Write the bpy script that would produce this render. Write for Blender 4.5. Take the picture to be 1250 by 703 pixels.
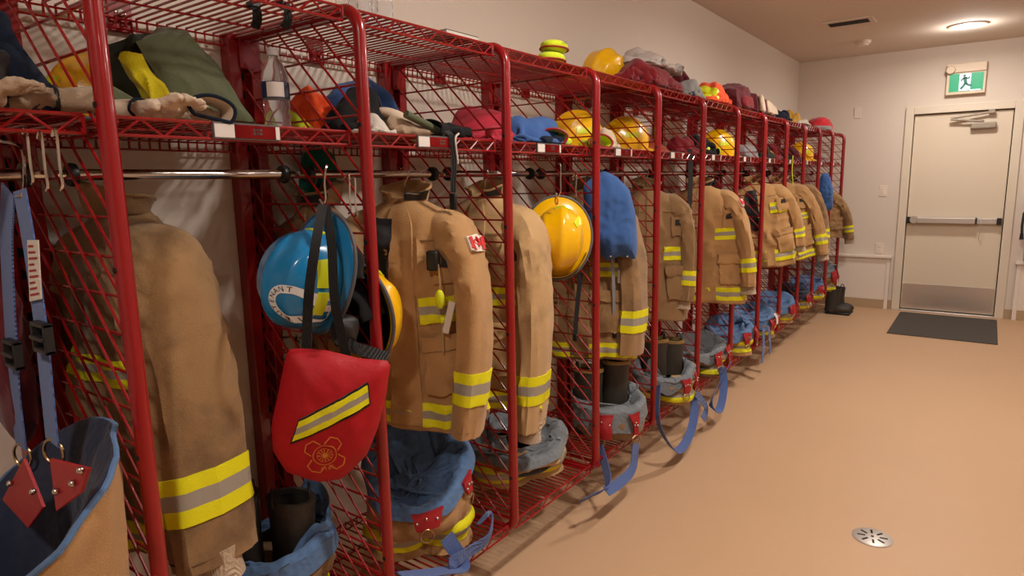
import bpy, math, random
import numpy as np
from mathutils import Vector, Matrix, noise, Euler

for o in list(bpy.data.objects):
    bpy.data.objects.remove(o)
scene = bpy.context.scene
COL = scene.collection
pi = math.pi

# ------------------------------------------------------------------ camera
F_PX, YAW, PITCH, ROLL = 788.25, 0.6342, 0.1622, -0.02
CAM = np.array([1.3047, 0.0, 1.4682])
_f = np.array([-math.sin(YAW)*math.cos(PITCH), math.cos(YAW)*math.cos(PITCH), -math.sin(PITCH)])
_r = np.array([math.cos(YAW), math.sin(YAW), 0.0])
_u = np.cross(_r, _f)
_r, _u = math.cos(ROLL)*_r+math.sin(ROLL)*_u, -math.sin(ROLL)*_r+math.cos(ROLL)*_u
cd = bpy.data.cameras.new('camera')
cam = bpy.data.objects.new('camera', cd)
COL.objects.link(cam)
cd.sensor_width = 36.0
cd.lens = F_PX/1250*36
cd.clip_start = 0.02
cam.matrix_world = Matrix(((_r[0], _u[0], -_f[0], CAM[0]), (_r[1], _u[1], -_f[1], CAM[1]),
                           (_r[2], _u[2], -_f[2], CAM[2]), (0, 0, 0, 1)))
scene.camera = cam


def pix(px, py, x=None, y=None, z=None):
    """photo pixel -> point on a known plane (shelf, tube front, coat plane, wall, floor)"""
    d = (px-625)/F_PX*_r-(py-351.5)/F_PX*_u+_f
    k, v = (0, x) if x is not None else (1, y) if y is not None else (2, z)
    p = CAM+(v-CAM[k])/d[k]*d
    return Vector((float(p[0]), float(p[1]), float(p[2])))


# ------------------------------------------------------------------ world, lights, exposure
w = bpy.data.worlds.new('world')
scene.world = w
w.use_nodes = True
w.node_tree.nodes['Background'].inputs[0].default_value = (1.0, 0.86, 0.74, 1)
w.node_tree.nodes['Background'].inputs[1].default_value = 0.02
scene.view_settings.view_transform = 'Standard'
scene.view_settings.look = 'None'
scene.view_settings.gamma = 1.0
scene.view_settings.use_curve_mapping = False
scene.view_settings.exposure = 0.0
LAMP_COL = (1.0, 0.94, 0.87)
LAMP_K = [0.85, 1.5, 1.4, 0.85, 0.25, 0.25, 0.15]
LAMP_W, GLOW_W = 22.0, 10.5     # downward lens, point light added to brighten upper walls and ceiling
LAMPS = [(1.04, 7.16), (1.15, 4.55), (1.15, 1.95), (1.15, -0.65), (3.3, 5.85), (3.3, 3.25), (3.3, 0.65)]   # aisle row of recessed lamps; unseen second row added for even light

# ------------------------------------------------------------------ dimensions (metres)
BAY, Y1 = 0.6096, 0.5411           # bay width, first visible divider
XW, YE, ZC = -0.55, 8.134, 2.745   # left wall, end wall, ceiling
ZT, ZB = 1.924, 0.188              # top and bottom of the divider tubes
ZS, ZTOP, ZBOT = 1.607, 1.922, 0.24   # shelf heights
XROD, ZROD = -0.30, 1.503
def ty(i): return Y1+(i-1)*BAY


# ------------------------------------------------------------------ materials
MATS = {}
def mat(name, col, rough=0.6, metal=0.0, bump=0.0, bscale=60.0, var=0.0, vscale=6.0, spec=0.5, stretch=None,
        kind='noise', emit=None, trans=0.0, ior=1.45, coat=0.0, sheen=0.0, dirt=None, dscale=3.0, dlo=0.55, dhi=0.75):
    if name in MATS: return MATS[name]
    m = bpy.data.materials.new(name); m.use_nodes = True
    nt = m.node_tree; N = nt.nodes; L = nt.links
    b = N['Principled BSDF']
    c4 = (col[0], col[1], col[2], 1)
    b.inputs['Base Color'].default_value = c4
    b.inputs['Roughness'].default_value = rough
    b.inputs['Metallic'].default_value = metal
    b.inputs['Specular IOR Level'].default_value = spec
    b.inputs['Transmission Weight'].default_value = trans
    b.inputs['IOR'].default_value = ior
    b.inputs['Coat Weight'].default_value = coat
    b.inputs['Sheen Weight'].default_value = sheen
    if emit:
        b.inputs['Emission Color'].default_value = (emit[0], emit[1], emit[2], 1)
        b.inputs['Emission Strength'].default_value = emit[3]
    tc = N.new('ShaderNodeTexCoord')
    mp = N.new('ShaderNodeMapping'); L.new(tc.outputs['Object'], mp.inputs['Vector'])
    if stretch: mp.inputs['Scale'].default_value = stretch
    last = None
    if var > 0:
        n = N.new('ShaderNodeTexNoise'); n.inputs['Scale'].default_value = vscale; n.inputs['Detail'].default_value = 5
        L.new(tc.outputs['Object'], n.inputs['Vector'])
        mx = N.new('ShaderNodeMix'); mx.data_type = 'RGBA'
        mx.inputs['A'].default_value = (col[0]*(1-var), col[1]*(1-var), col[2]*(1-var), 1)
        mx.inputs['B'].default_value = (min(1, col[0]*(1+var)), min(1, col[1]*(1+var)), min(1, col[2]*(1+var)), 1)
        L.new(n.outputs['Fac'], mx.inputs['Factor'])
        last = mx.outputs['Result']
    if dirt:
        n = N.new('ShaderNodeTexNoise'); n.inputs['Scale'].default_value = dscale; n.inputs['Detail'].default_value = 6
        n.inputs['Roughness'].default_value = 0.65
        L.new(tc.outputs['Object'], n.inputs['Vector'])
        mr = N.new('ShaderNodeMapRange'); mr.inputs['From Min'].default_value = dlo; mr.inputs['From Max'].default_value = dhi
        L.new(n.outputs['Fac'], mr.inputs['Value'])
        mx = N.new('ShaderNodeMix'); mx.data_type = 'RGBA'
        mx.inputs['A'].default_value = c4; mx.inputs['B'].default_value = (dirt[0], dirt[1], dirt[2], 1)
        if last: L.new(last, mx.inputs['A'])
        L.new(mr.outputs['Result'], mx.inputs['Factor'])
        last = mx.outputs['Result']
    if last: L.new(last, b.inputs['Base Color'])
    if bump > 0:
        if kind == 'noise':
            t = N.new('ShaderNodeTexNoise'); t.inputs['Scale'].default_value = bscale; t.inputs['Detail'].default_value = 4
            out = t.outputs['Fac']
        elif kind == 'quilt':
            t = N.new('ShaderNodeTexVoronoi'); t.inputs['Scale'].default_value = bscale; t.feature = 'SMOOTH_F1'
            out = t.outputs['Distance']
        else:
            t = N.new('ShaderNodeTexWave'); t.inputs['Scale'].default_value = bscale; t.inputs['Distortion'].default_value = 2.0
            out = t.outputs['Fac']
        L.new(mp.outputs['Vector'], t.inputs['Vector'])
        bp = N.new('ShaderNodeBump'); bp.inputs['Strength'].default_value = bump; bp.inputs['Distance'].default_value = 0.01
        L.new(out, bp.inputs['Height']); L.new(bp.outputs['Normal'], b.inputs['Normal'])
    MATS[name] = m
    return m


def S(r, g, b):
    """sRGB 0-255 -> linear"""
    f = lambda c: (c/12.92 if c <= .04045 else ((c+.055)/1.055)**2.4)
    return tuple(f(v/255.0) for v in (r, g, b))


M_WALL = mat('wall_paint', S(216, 202, 188), 0.85, bump=0.05, bscale=220)
M_CEIL = mat('ceiling_paint', S(216, 200, 186), 0.9, bump=0.05, bscale=180)
M_FLOOR = mat('vinyl_floor', S(189, 153, 120), 0.42, bump=0.09, bscale=26, var=0.05, vscale=1.6, stretch=(9, 0.9, 1), spec=0.2)
M_TRIMW = mat('panel_white', S(228, 214, 200), 0.6)
M_BASEB = mat('cove_base', S(176, 148, 116), 0.6)
M_DOOR = mat('door_paint', S(216, 200, 178), 0.5, bump=0.02, bscale=120)
M_FRAME = mat('door_frame_paint', S(216, 202, 182), 0.45)
M_STEEL = mat('brushed_steel', S(222, 216, 210), 0.3, metal=1.0, bump=0.15, bscale=14, stretch=(2, 2, 120))
M_ALU = mat('aluminium', S(196, 190, 184), 0.38, metal=0.85)
M_CLOSER = mat('closer_paint', S(150, 136, 120), 0.5, metal=0.2)
M_DARK = mat('dark_gap', S(22, 18, 16), 0.8)
M_BLACKP = mat('black_plastic', S(24, 23, 24), 0.45)
M_RUB = mat('black_rubber', S(34, 31, 29), 0.6, bump=0.1, bscale=40)
M_MAT = mat('mat_fibre', S(74, 68, 62), 0.95, bump=0.5, bscale=300, var=0.12, vscale=40)
M_PLATE = mat('switch_white', S(226, 210, 194), 0.4)
M_CREAMP = mat('sign_case', S(218, 196, 172), 0.5)
M_GREEN = mat('sign_green', S(20, 150, 105), 0.4, emit=(*S(20, 165, 115), 0.28))
M_SIGNW = mat('sign_white', S(225, 235, 245), 0.4, emit=(*S(215, 230, 250), 0.5))
M_SIGNG2 = mat('sign_figure', S(10, 110, 90), 0.4)
M_RED = mat('red_powder_coat', S(142, 15, 20), 0.27, coat=0.35, spec=0.5)
M_CHROME = mat('chrome', S(205, 200, 194), 0.16, metal=1.0)
M_LAB_R = mat('label_red', S(222, 40, 36), 0.45)
M_LAB_W = mat('label_white', S(216, 206, 198), 0.45)
M_LAB_H = mat('label_holder', S(96, 88, 86), 0.35)
M_LED = mat('lamp_lens', (1, 1, 1), 0.4, emit=(1.0, 0.93, 0.86, 14.0))


# ------------------------------------------------------------------ object helpers
def tag(o, label=None, cat=None, group=None, kind=None):
    if label: o['label'] = label
    if cat: o['category'] = cat
    if group: o['group'] = group
    if kind: o['kind'] = kind
    return o


def thing(name, label, cat, loc=(0, 0, 0), rot=(0, 0, 0), group=None):
    o = bpy.data.objects.new(name, None)
    o.empty_display_size = 0.05
    COL.objects.link(o)
    o.location = loc
    o.rotation_euler = rot
    return tag(o, label, cat, group)


def copy_tree(o, parent=None):
    c = o.copy(); COL.objects.link(c); c.parent = parent
    for ch in o.children: copy_tree(ch, c)
    return c


class MB:
    """collects verts / faces / material slots of one mesh"""
    def __init__(s): s.v = []; s.f = []; s.m = []
    def add(s, vs, fs, mi=0):
        b = len(s.v); s.v += [tuple(p) for p in vs]
        s.f += [tuple(b+i for i in f) for f in fs]; s.m += [mi]*len(fs)
        return s
    def box(s, x0, x1, y0, y1, z0, z1, mi=0):
        vs = [(x, y, z) for z in (z0, z1) for y in (y0, y1) for x in (x0, x1)]
        return s.add(vs, [(0, 2, 3, 1), (4, 5, 7, 6), (0, 1, 5, 4), (2, 6, 7, 3), (0, 4, 6, 2), (1, 3, 7, 5)], mi)
    def tube(s, pts, r, n=8, caps=True, mi=0, closed=False):
        pts = [Vector(p) for p in pts]; k = len(pts)
        rr = r if isinstance(r, (list, tuple)) else [r]*k
        vs = []; e1 = None
        for i, p in enumerate(pts):
            if closed: t = pts[(i+1) % k]-pts[i-1]
            else: t = pts[min(i+1, k-1)]-pts[max(i-1, 0)]
            t = t.normalized()
            if e1 is None:
                e1 = t.cross(Vector((0, 0, 1)))
                if e1.length < .1: e1 = t.cross(Vector((1, 0, 0)))
            e1 = (e1-t*e1.dot(t)).normalized(); e2 = t.cross(e1)
            for j in range(n):
                a = 2*pi*j/n; vs.append(p+(e1*math.cos(a)+e2*math.sin(a))*rr[i])
        fs = []
        for i in range(k if closed else k-1):
            for j in range(n):
                a = i*n+j; b = i*n+(j+1) % n; c = ((i+1) % k)*n+(j+1) % n; d = ((i+1) % k)*n+j
                fs.append((a, b, c, d))
        if caps and not closed:
            fs.append(tuple(range(n-1, -1, -1))); fs.append(tuple((k-1)*n+j for j in range(n)))
        return s.add(vs, fs, mi)
    def lathe(s, prof, n=24, c=(0, 0, 0), mi=0, axis='z'):
        vs = []
        for r, z in prof:
            for j in range(n):
                a = 2*pi*j/n; q = (r*math.cos(a), r*math.sin(a), z)
                if axis == 'x': q = (q[2], q[0], q[1])
                if axis == 'y': q = (q[0], q[2], -q[1])
                vs.append((c[0]+q[0], c[1]+q[1], c[2]+q[2]))
        fs = [(i*n+j, i*n+(j+1) % n, (i+1)*n+(j+1) % n, (i+1)*n+j) for i in range(len(prof)-1) for j in range(n)]
        if prof[0][0] > 1e-4: fs.append(tuple(range(n-1, -1, -1)))
        if prof[-1][0] > 1e-4: fs.append(tuple((len(prof)-1)*n+j for j in range(n)))
        return s.add(vs, fs, mi)
    def prism(s, poly, y0, y1, plane='xz', mi=0):
        """closed 2-D outline extruded along the third axis"""
        k = len(poly)
        def P(a, b, c):
            return {'xz': (a, c, b), 'xy': (a, b, c), 'yz': (c, a, b)}[plane]
        vs = [P(a, b, y0) for a, b in poly]+[P(a, b, y1) for a, b in poly]
        fs = [tuple(range(k)), tuple(range(2*k-1, k-1, -1))]
        fs += [(i, k+i, k+(i+1) % k, (i+1) % k) for i in range(k)]
        return s.add(vs, fs, mi)
    def ball(s, c, r, n=10, m=6, mi=0):
        rx = r if isinstance(r, (tuple, list)) else (r, r, r)
        vs = [(c[0], c[1], c[2]+rx[2])]
        for i in range(1, m):
            a = pi*i/m
            for j in range(n):
                b = 2*pi*j/n
                vs.append((c[0]+rx[0]*math.sin(a)*math.cos(b), c[1]+rx[1]*math.sin(a)*math.sin(b), c[2]+rx[2]*math.cos(a)))
        vs.append((c[0], c[1], c[2]-rx[2])); e = len(vs)-1
        fs = [(0, 1+j, 1+(j+1) % n) for j in range(n)]
        for i in range(m-2):
            for j in range(n):
                a = 1+i*n+j; b = 1+i*n+(j+1) % n
                fs.append((a, a+n, b+n, b))
        fs += [(e, 1+(m-2)*n+(j+1) % n, 1+(m-2)*n+j) for j in range(n)]
        return s.add(vs, fs, mi)
    def mesh(s, name, mats, smooth=True, fixn=True):
        me = bpy.data.meshes.new(name)
        me.from_pydata(s.v, [], s.f)
        for m_ in (mats if isinstance(mats, (list, tuple)) else [mats]): me.materials.append(m_)
        me.polygons.foreach_set('material_index', s.m)
        if fixn:
            import bmesh
            bm = bmesh.new(); bm.from_mesh(me); bmesh.ops.recalc_face_normals(bm, faces=bm.faces); bm.to_mesh(me); bm.free()
        me.polygons.foreach_set('use_smooth', [smooth]*len(me.polygons))
        if smooth: me.set_sharp_from_angle(angle=math.radians(42))
        me.update()
        return me
    def build(s, name, mats, parent=None, smooth=True, bevel=0.0, fixn=True):
        o = bpy.data.objects.new(name, s.mesh(name, mats, smooth, fixn))
        COL.objects.link(o)
        if parent is not None: o.parent = parent
        if bevel:
            md = o.modifiers.new('bevel', 'BEVEL'); md.width = bevel; md.segments = 2; md.limit_method = 'ANGLE'
        return o


def struct(o): o['kind'] = 'structure'; return o


# ------------------------------------------------------------------ room shell
XR, YB = 4.6, -2.2
struct(MB().box(XW-.1, XR+.1, YB-.1, YE+.1, -.1, 0).build('floor', M_FLOOR, smooth=False))
struct(MB().box(XW-.1, XR+.1, YB-.1, YE+.1, ZC, ZC+.1).build('ceiling', M_CEIL, smooth=False))
struct(MB().box(XW-.1, XW, YB, YE, 0, ZC).build('wall_left', M_WALL, smooth=False))
struct(MB().box(XR, XR+.1, YB, YE, 0, ZC).build('wall_right', M_WALL, smooth=False))
struct(MB().box(XW-.1, XR+.1, YB-.1, YB, 0, ZC).build('wall_back', M_WALL, smooth=False))
# end wall with the door opening
DX0, DX1, DZ = 0.575, 1.475, 2.115
struct(MB().box(XW-.1, DX0, YE, YE+.12, 0, ZC).box(DX1, XR+.1, YE, YE+.12, 0, ZC).box(DX0, DX1, YE, YE+.12, DZ, ZC)
       .build('wall_end', M_WALL, smooth=False))
struct(MB().box(XW, XW+.008, YB, YE, 0, .1).build('baseboard_left', M_BASEB, smooth=False))
struct(MB().box(XW, DX0-.03, YE-.008, YE, 0, .1).build('baseboard_end', M_BASEB, smooth=False))
struct(MB().box(DX1+.03, XR, YE-.008, YE, 0, .1).build('baseboard_end', M_BASEB, smooth=False))
# white wainscot panels with a cap ledge, either side of the door
def wainscot(name, x0, x1, stile):
    e = MB().box(x0, x1, YE-.03, YE-.0005, .1, .565).build(name, M_TRIMW, smooth=False, bevel=.003); struct(e)
    MB().box(x0-.012, x1+.012, YE-.06, YE-.0005, .565, .592).build('cap_ledge', M_TRIMW, e, smooth=False, bevel=.004)
    MB().box(x0, x1, YE-.036, YE-.001, 0, .1).build('base_strip', M_BASEB, e, smooth=False)
    MB().box(stile-.018, stile+.018, YE-.038, YE-.001, 0, .565).build('stile', M_TRIMW, e, smooth=False, bevel=.002)
wainscot('trim_1', -.25, .492, .474)
wainscot('trim_2', 1.585, 2.6, 1.603)

# door: frame, leaf, gaps, panic bar, kick plate, closer, threshold
d = MB()
d.box(DX0-.045, DX0+.03, YE-.02, YE+.1, 0, DZ+.045).box(DX1-.03, DX1+.045, YE-.02, YE+.1, 0, DZ+.045).box(DX0+.03, DX1-.03, YE-.02, YE+.1, DZ-.03, DZ+.045)
door = struct(d.build('door_1', M_FRAME, smooth=False, bevel=.004))
MB().box(DX0+.002, DX1-.002, YE+.062, YE+.095, 0.001, DZ-.002).build('rebate', M_DARK, door, smooth=False)
leaf = MB().box(DX0+.038, DX1-.038, YE+.02, YE+.06, .022, DZ-.04).build('door_leaf', M_DOOR, door, smooth=False, bevel=.003)
MB().box(DX0+.045, DX1-.045, YE+.0165, YE+.0205, .03, .30).build('kick_plate', M_STEEL, leaf, smooth=False, bevel=.001)
MB().box(DX0+.03, DX1-.03, YE-.03, YE+.06, 0, .014).build('threshold', M_ALU, door, smooth=False, bevel=.004)
# panic bar
zb = .985
pb = MB().box(DX0+.13, 1.215, YE-.055, YE+.005, zb-.03, zb+.03).build('panic_bar', M_ALU, leaf, smooth=False, bevel=.006)
MB().box(1.215, 1.225, YE-.058, YE+.019, zb-.032, zb+.032).build('bar_joint', M_BLACKP, pb, smooth=False)
MB().box(1.225, DX1-.085, YE-.03, YE+.019, zb-.03, zb+.025).build('bar_rail', M_ALU, pb, smooth=False, bevel=.004)
MB().box(DX1-.085, DX1-.045, YE-.035, YE+.019, zb-.035, zb+.032).build('end_cap', M_BLACKP, pb, smooth=False, bevel=.004)
MB().lathe([(0, -.06), (.035, -.06), (.042, -.045), (.042, .02)], 20, (DX0+.105, YE, zb+.005), axis='y').build('latch_head', M_ALU, pb)
MB().box(DX0+.038, DX0+.07, YE-.03, YE+.019, zb-.032, zb+.035).build('end_cap', M_BLACKP, pb, smooth=False, bevel=.004)
# closer
cl = MB().box(1.10, 1.31, YE-.045, YE+.019, 1.905, 1.965).build('door_closer', M_CLOSER, leaf, smooth=False, bevel=.01)
MB().tube([(1.19, YE-.03, 1.975), (.93, YE-.05, 2.01)], .011, 8).tube([(.93, YE-.05, 2.02), (1.26, YE-.03, 2.06)], .011, 8).build('closer_arm', M_CLOSER, cl)
MB().lathe([(0, 0), (.018, 0), (.018, .02), (0, .02)], 14, (1.19, YE-.03, 1.965)).box(1.235, 1.29, YE-.05, YE-.02, 2.05, 2.085).build('arm_bracket', M_CLOSER, cl)
MB().tube([(1.26, YE-.058, 1.07), (1.263, YE-.062, .99), (1.258, YE-.045, .87), (1.255, YE+.015, .80)], .003, 6).build('pull_cord', mat('string_white', S(214, 206, 196), .8), leaf)

# ------------------------------------------------------------------ small things of the room
em = MB(); em.box(.632, 1.47, 6.83, 7.985, 0.0, .009)
tag(em.build('door_mat', M_MAT, bevel=.003, smooth=False), 'dark grey rectangular fibre mat on the floor before the door', 'mat')

dr = thing('floor_drain', 'round pale metal floor drain with radial slots', 'drain', (1.03, 2.835, 0))
g = MB().lathe([(0, .0), (.072, .0), (.075, .002), (.07, .005), (0, .0055)], 36)
g.build('drain_cover', mat('drain_metal', S(186, 176, 168), .4, metal=.4), dr)
for k in range(8):
    a = 2*pi*k/8+.2; q = MB()
    p0 = Vector((math.cos(a), math.sin(a), 0)); p1 = Vector((-p0.y, p0.x, 0))
    q.add([tuple(p0*r_+p1*t+Vector((0, 0, z))) for z in (.0035, .0064) for r_, t in ((.026, -.004), (.055, -.004), (.055, .004), (.026, .004))],
          [(0, 1, 2, 3), (7, 6, 5, 4), (0, 4, 5, 1), (1, 5, 6, 2), (2, 6, 7, 3), (3, 7, 4, 0)])
    q.build('slot', M_DARK, dr, smooth=False)
MB().lathe([(0, .004), (.006, .004), (.006, .0068), (0, .0068)], 10).build('screw', M_DARK, dr)

def plate(name, label, cat, x, z, w_, h_, extra):
    t = thing(name, label, cat, (x, YE, z))
    MB().box(-w_/2, w_/2, -.007, 0, -h_/2, h_/2).build('cover_plate', M_PLATE, t, smooth=False, bevel=.003)
    if extra == 'rocker': MB().box(-.017, .017, -.012, -.004, -.034, .034).build('rocker', M_PLATE, t, smooth=False, bevel=.003)
    if extra == 'outlet':
        for dz in (-.02, .02): MB().box(-.016, .016, -.010, -.004, dz-.014, dz+.014).build('socket', M_PLATE, t, smooth=False, bevel=.004)
plate('wall_plate', 'small blank white wall plate high on the end wall', 'wall plate', .072, 2.142, .07, .115, None)
plate('light_switch', 'white rocker light switch beside the door frame', 'light switch', .37, 1.296, .075, .12, 'rocker')
plate('power_outlet', 'white power outlet just above the wainscot ledge', 'outlet', .372, .672, .075, .115, 'outlet')

# exit sign (running man, green)
ex = thing('exit_sign', 'green running man exit sign in a cream case above the door', 'exit sign', (1.027, YE, 2.40))
MB().box(-.165, .165, -.075, 0, .06, .15).build('lamp_head', M_CREAMP, ex, smooth=False, bevel=.008)
MB().lathe([(0, -.10), (.035, -.10), (.042, -.085), (.042, -.06)], 18, (-.13, 0, .09), axis='y').build('lamp_lens', M_CREAMP, ex)
MB().box(-.16, .165, -.06, 0, -.15, .06).build('sign_case', M_CREAMP, ex, smooth=False, bevel=.005)
fc = MB().box(-.135, .145, -.064, -.058, -.122, .05).build('sign_face', M_GREEN, ex, smooth=False)
MB().box(-.052, .042, -.067, -.062, -.118, .046).build('doorway', M_SIGNW, fc, smooth=False)
man = MB()
def limb(pts, w0):
    for (a, b), (c, e) in zip(pts[:-1], pts[1:]):
        dv = Vector((c-a, e-b)); nn = Vector((-dv.y, dv.x)).normalized()*w0
        man.prism([(a+nn.x, b+nn.y), (a-nn.x, b-nn.y), (c-nn.x, e-nn.y), (c+nn.x, e+nn.y)], -.070, -.066)
man.lathe([(0, -.070), (.012, -.070), (.012, -.066), (0, -.066)], 14, (-.012, 0, .026), axis='y')
limb([(-.008, .012), (.002, -.045)], .014)
limb([(-.006, .008), (-.026, -.006), (-.038, -.022)], .007)
limb([(-.002, .008), (.018, -.004), (.034, .012)], .007)
limb([(.0, -.045), (-.014, -.072), (-.036, -.10)], .010)
limb([(.004, -.045), (.022, -.066), (.05, -.07)], .010)
man.build('running_figure', M_SIGNG2, fc, smooth=False)
MB().box(.042, .13, -.066, -.062, -.122, -.112).build('sign_floor_line', M_SIGNW, fc, smooth=False)

# ceiling: lamps, vent, detector
for k, (lx, ly) in enumerate(LAMPS):
    t = thing('ceiling_lamp', ['round recessed ceiling lamp glowing near the exit sign', 'round recessed ceiling lamp halfway down the aisle',
              'round recessed ceiling lamp over the floor drain', 'round recessed ceiling lamp over the first locker',
              'unseen added lamp over the open floor near the end wall', 'unseen added lamp over the open floor in mid room', 'unseen added lamp over the open floor by the back wall'][k], 'ceiling lamp', (lx, ly, ZC), group=None)
    MB().lathe([(.118, 0), (.15, 0), (.15, -.006), (.140, -.012), (.122, -.010), (.118, -.004)], 40).build('trim_ring', mat('lamp_trim', S(214, 188, 170), .5), t)
    MB().lathe([(0, -.006), (.119, -.006), (.119, -.003), (0, -.003)], 40).build('lens', M_LED, t)
    ld = bpy.data.lights.new('lamp_light', 'AREA'); ld.shape = 'DISK'; ld.size = .23; ld.energy = LAMP_W*LAMP_K[k]; ld.color = LAMP_COL
    ld.spread = math.radians(170)
    lo = bpy.data.objects.new('lamp_light', ld); COL.objects.link(lo); lo.parent = t; lo.location = (0, 0, -.016)
    ld = bpy.data.lights.new('added_spill', 'POINT'); ld.shadow_soft_size = .05; ld.energy = GLOW_W*LAMP_K[k]; ld.color = LAMP_COL
    lo = bpy.data.objects.new('added_spill', ld); COL.objects.link(lo); lo.parent = t; lo.location = (0, 0, -.075)
v = thing('ceiling_vent', 'rectangular ceiling air vent with a dark slot', 'vent', (.24, 6.33, ZC))
MB().box(-.19, .19, -.15, .13, -.012, 0).build('vent_frame', M_CEIL, v, smooth=False, bevel=.004)
MB().box(-.15, .15, -.10, .03, -.016, -.008).build('slot', M_DARK, v, smooth=False)
MB().add([(-.15, .03, -.014), (.15, .03, -.014), (.15, .105, -.03), (-.15, .105, -.03), (-.15, .03, -.010), (.15, .03, -.010), (.15, .105, -.026), (-.15, .105, -.026)],
         [(0, 1, 2, 3), (7, 6, 5, 4), (0, 4, 5, 1), (2, 6, 7, 3), (0, 3, 7, 4), (1, 5, 6, 2)]).build('louvre', M_CEIL, v, smooth=False)
v = thing('smoke_detector', 'small round ceiling detector behind the air vent', 'detector', (.21, 7.28, ZC))
MB().lathe([(0, -.045), (.045, -.045), (.055, -.03)], 24).build('sensor_cap', M_PLATE, v)
MB().lathe([(.055, -.032), (.066, -.028), (.068, 0), (0, 0)], 24).build('housing', M_CEIL, v)

# fire extinguisher hanging right of the door
fx = thing('fire_extinguisher', 'fire extinguisher with black hose and lime tag beside the door', 'fire extinguisher', (1.70, YE-.10, .60))
MB().lathe([(0, 0), (.072, 0), (.076, .01), (.076, .40), (.06, .46), (.03, .49), (.024, .52), (0, .52)], 28).build('cylinder', mat('ext_silver', S(186, 176, 168), .3, metal=.7), fx)
MB().lathe([(.0775, .13), (.0775, .29)], 28).build('red_label', M_LAB_R, fx)
MB().lathe([(.0782, .29), (.0782, .41)], 28).build('cream_label', M_PLATE, fx)
MB().box(-.02, .02, -.02, .02, .52, .56).box(-.09, .03, -.012, .012, .56, .575).box(-.10, .02, -.012, .012, .59, .605).build('valve_handle', M_BLACKP, fx, bevel=.003)
MB().tube([(-.02, -.01, .545), (-.08, -.03, .53), (-.108, -.04, .47), (-.112, -.05, .36), (-.108, -.05, .28)], .011, 8).tube([(-.108, -.05, .28), (-.106, -.05, .22)], [.013, .018], 8).build('hose', M_BLACKP, fx)
MB().box(-.075, -.02, -.086, -.08, .40, .535).build('lime_tag', mat('lime_tag', S(205, 225, 60), .5), fx, smooth=False)
MB().box(-.02, .02, .06, .10, .30, .5).build('wall_bracket', M_BLACKP, fx, smooth=False)

# ------------------------------------------------------------------ red wire gear lockers
def arc_corner(c, r, a0, a1, n=7):
    return [(c[0]+r*math.cos(a0+(a1-a0)*i/(n-1)), c[1]+r*math.sin(a0+(a1-a0)*i/(n-1))) for i in range(n)]

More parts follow.
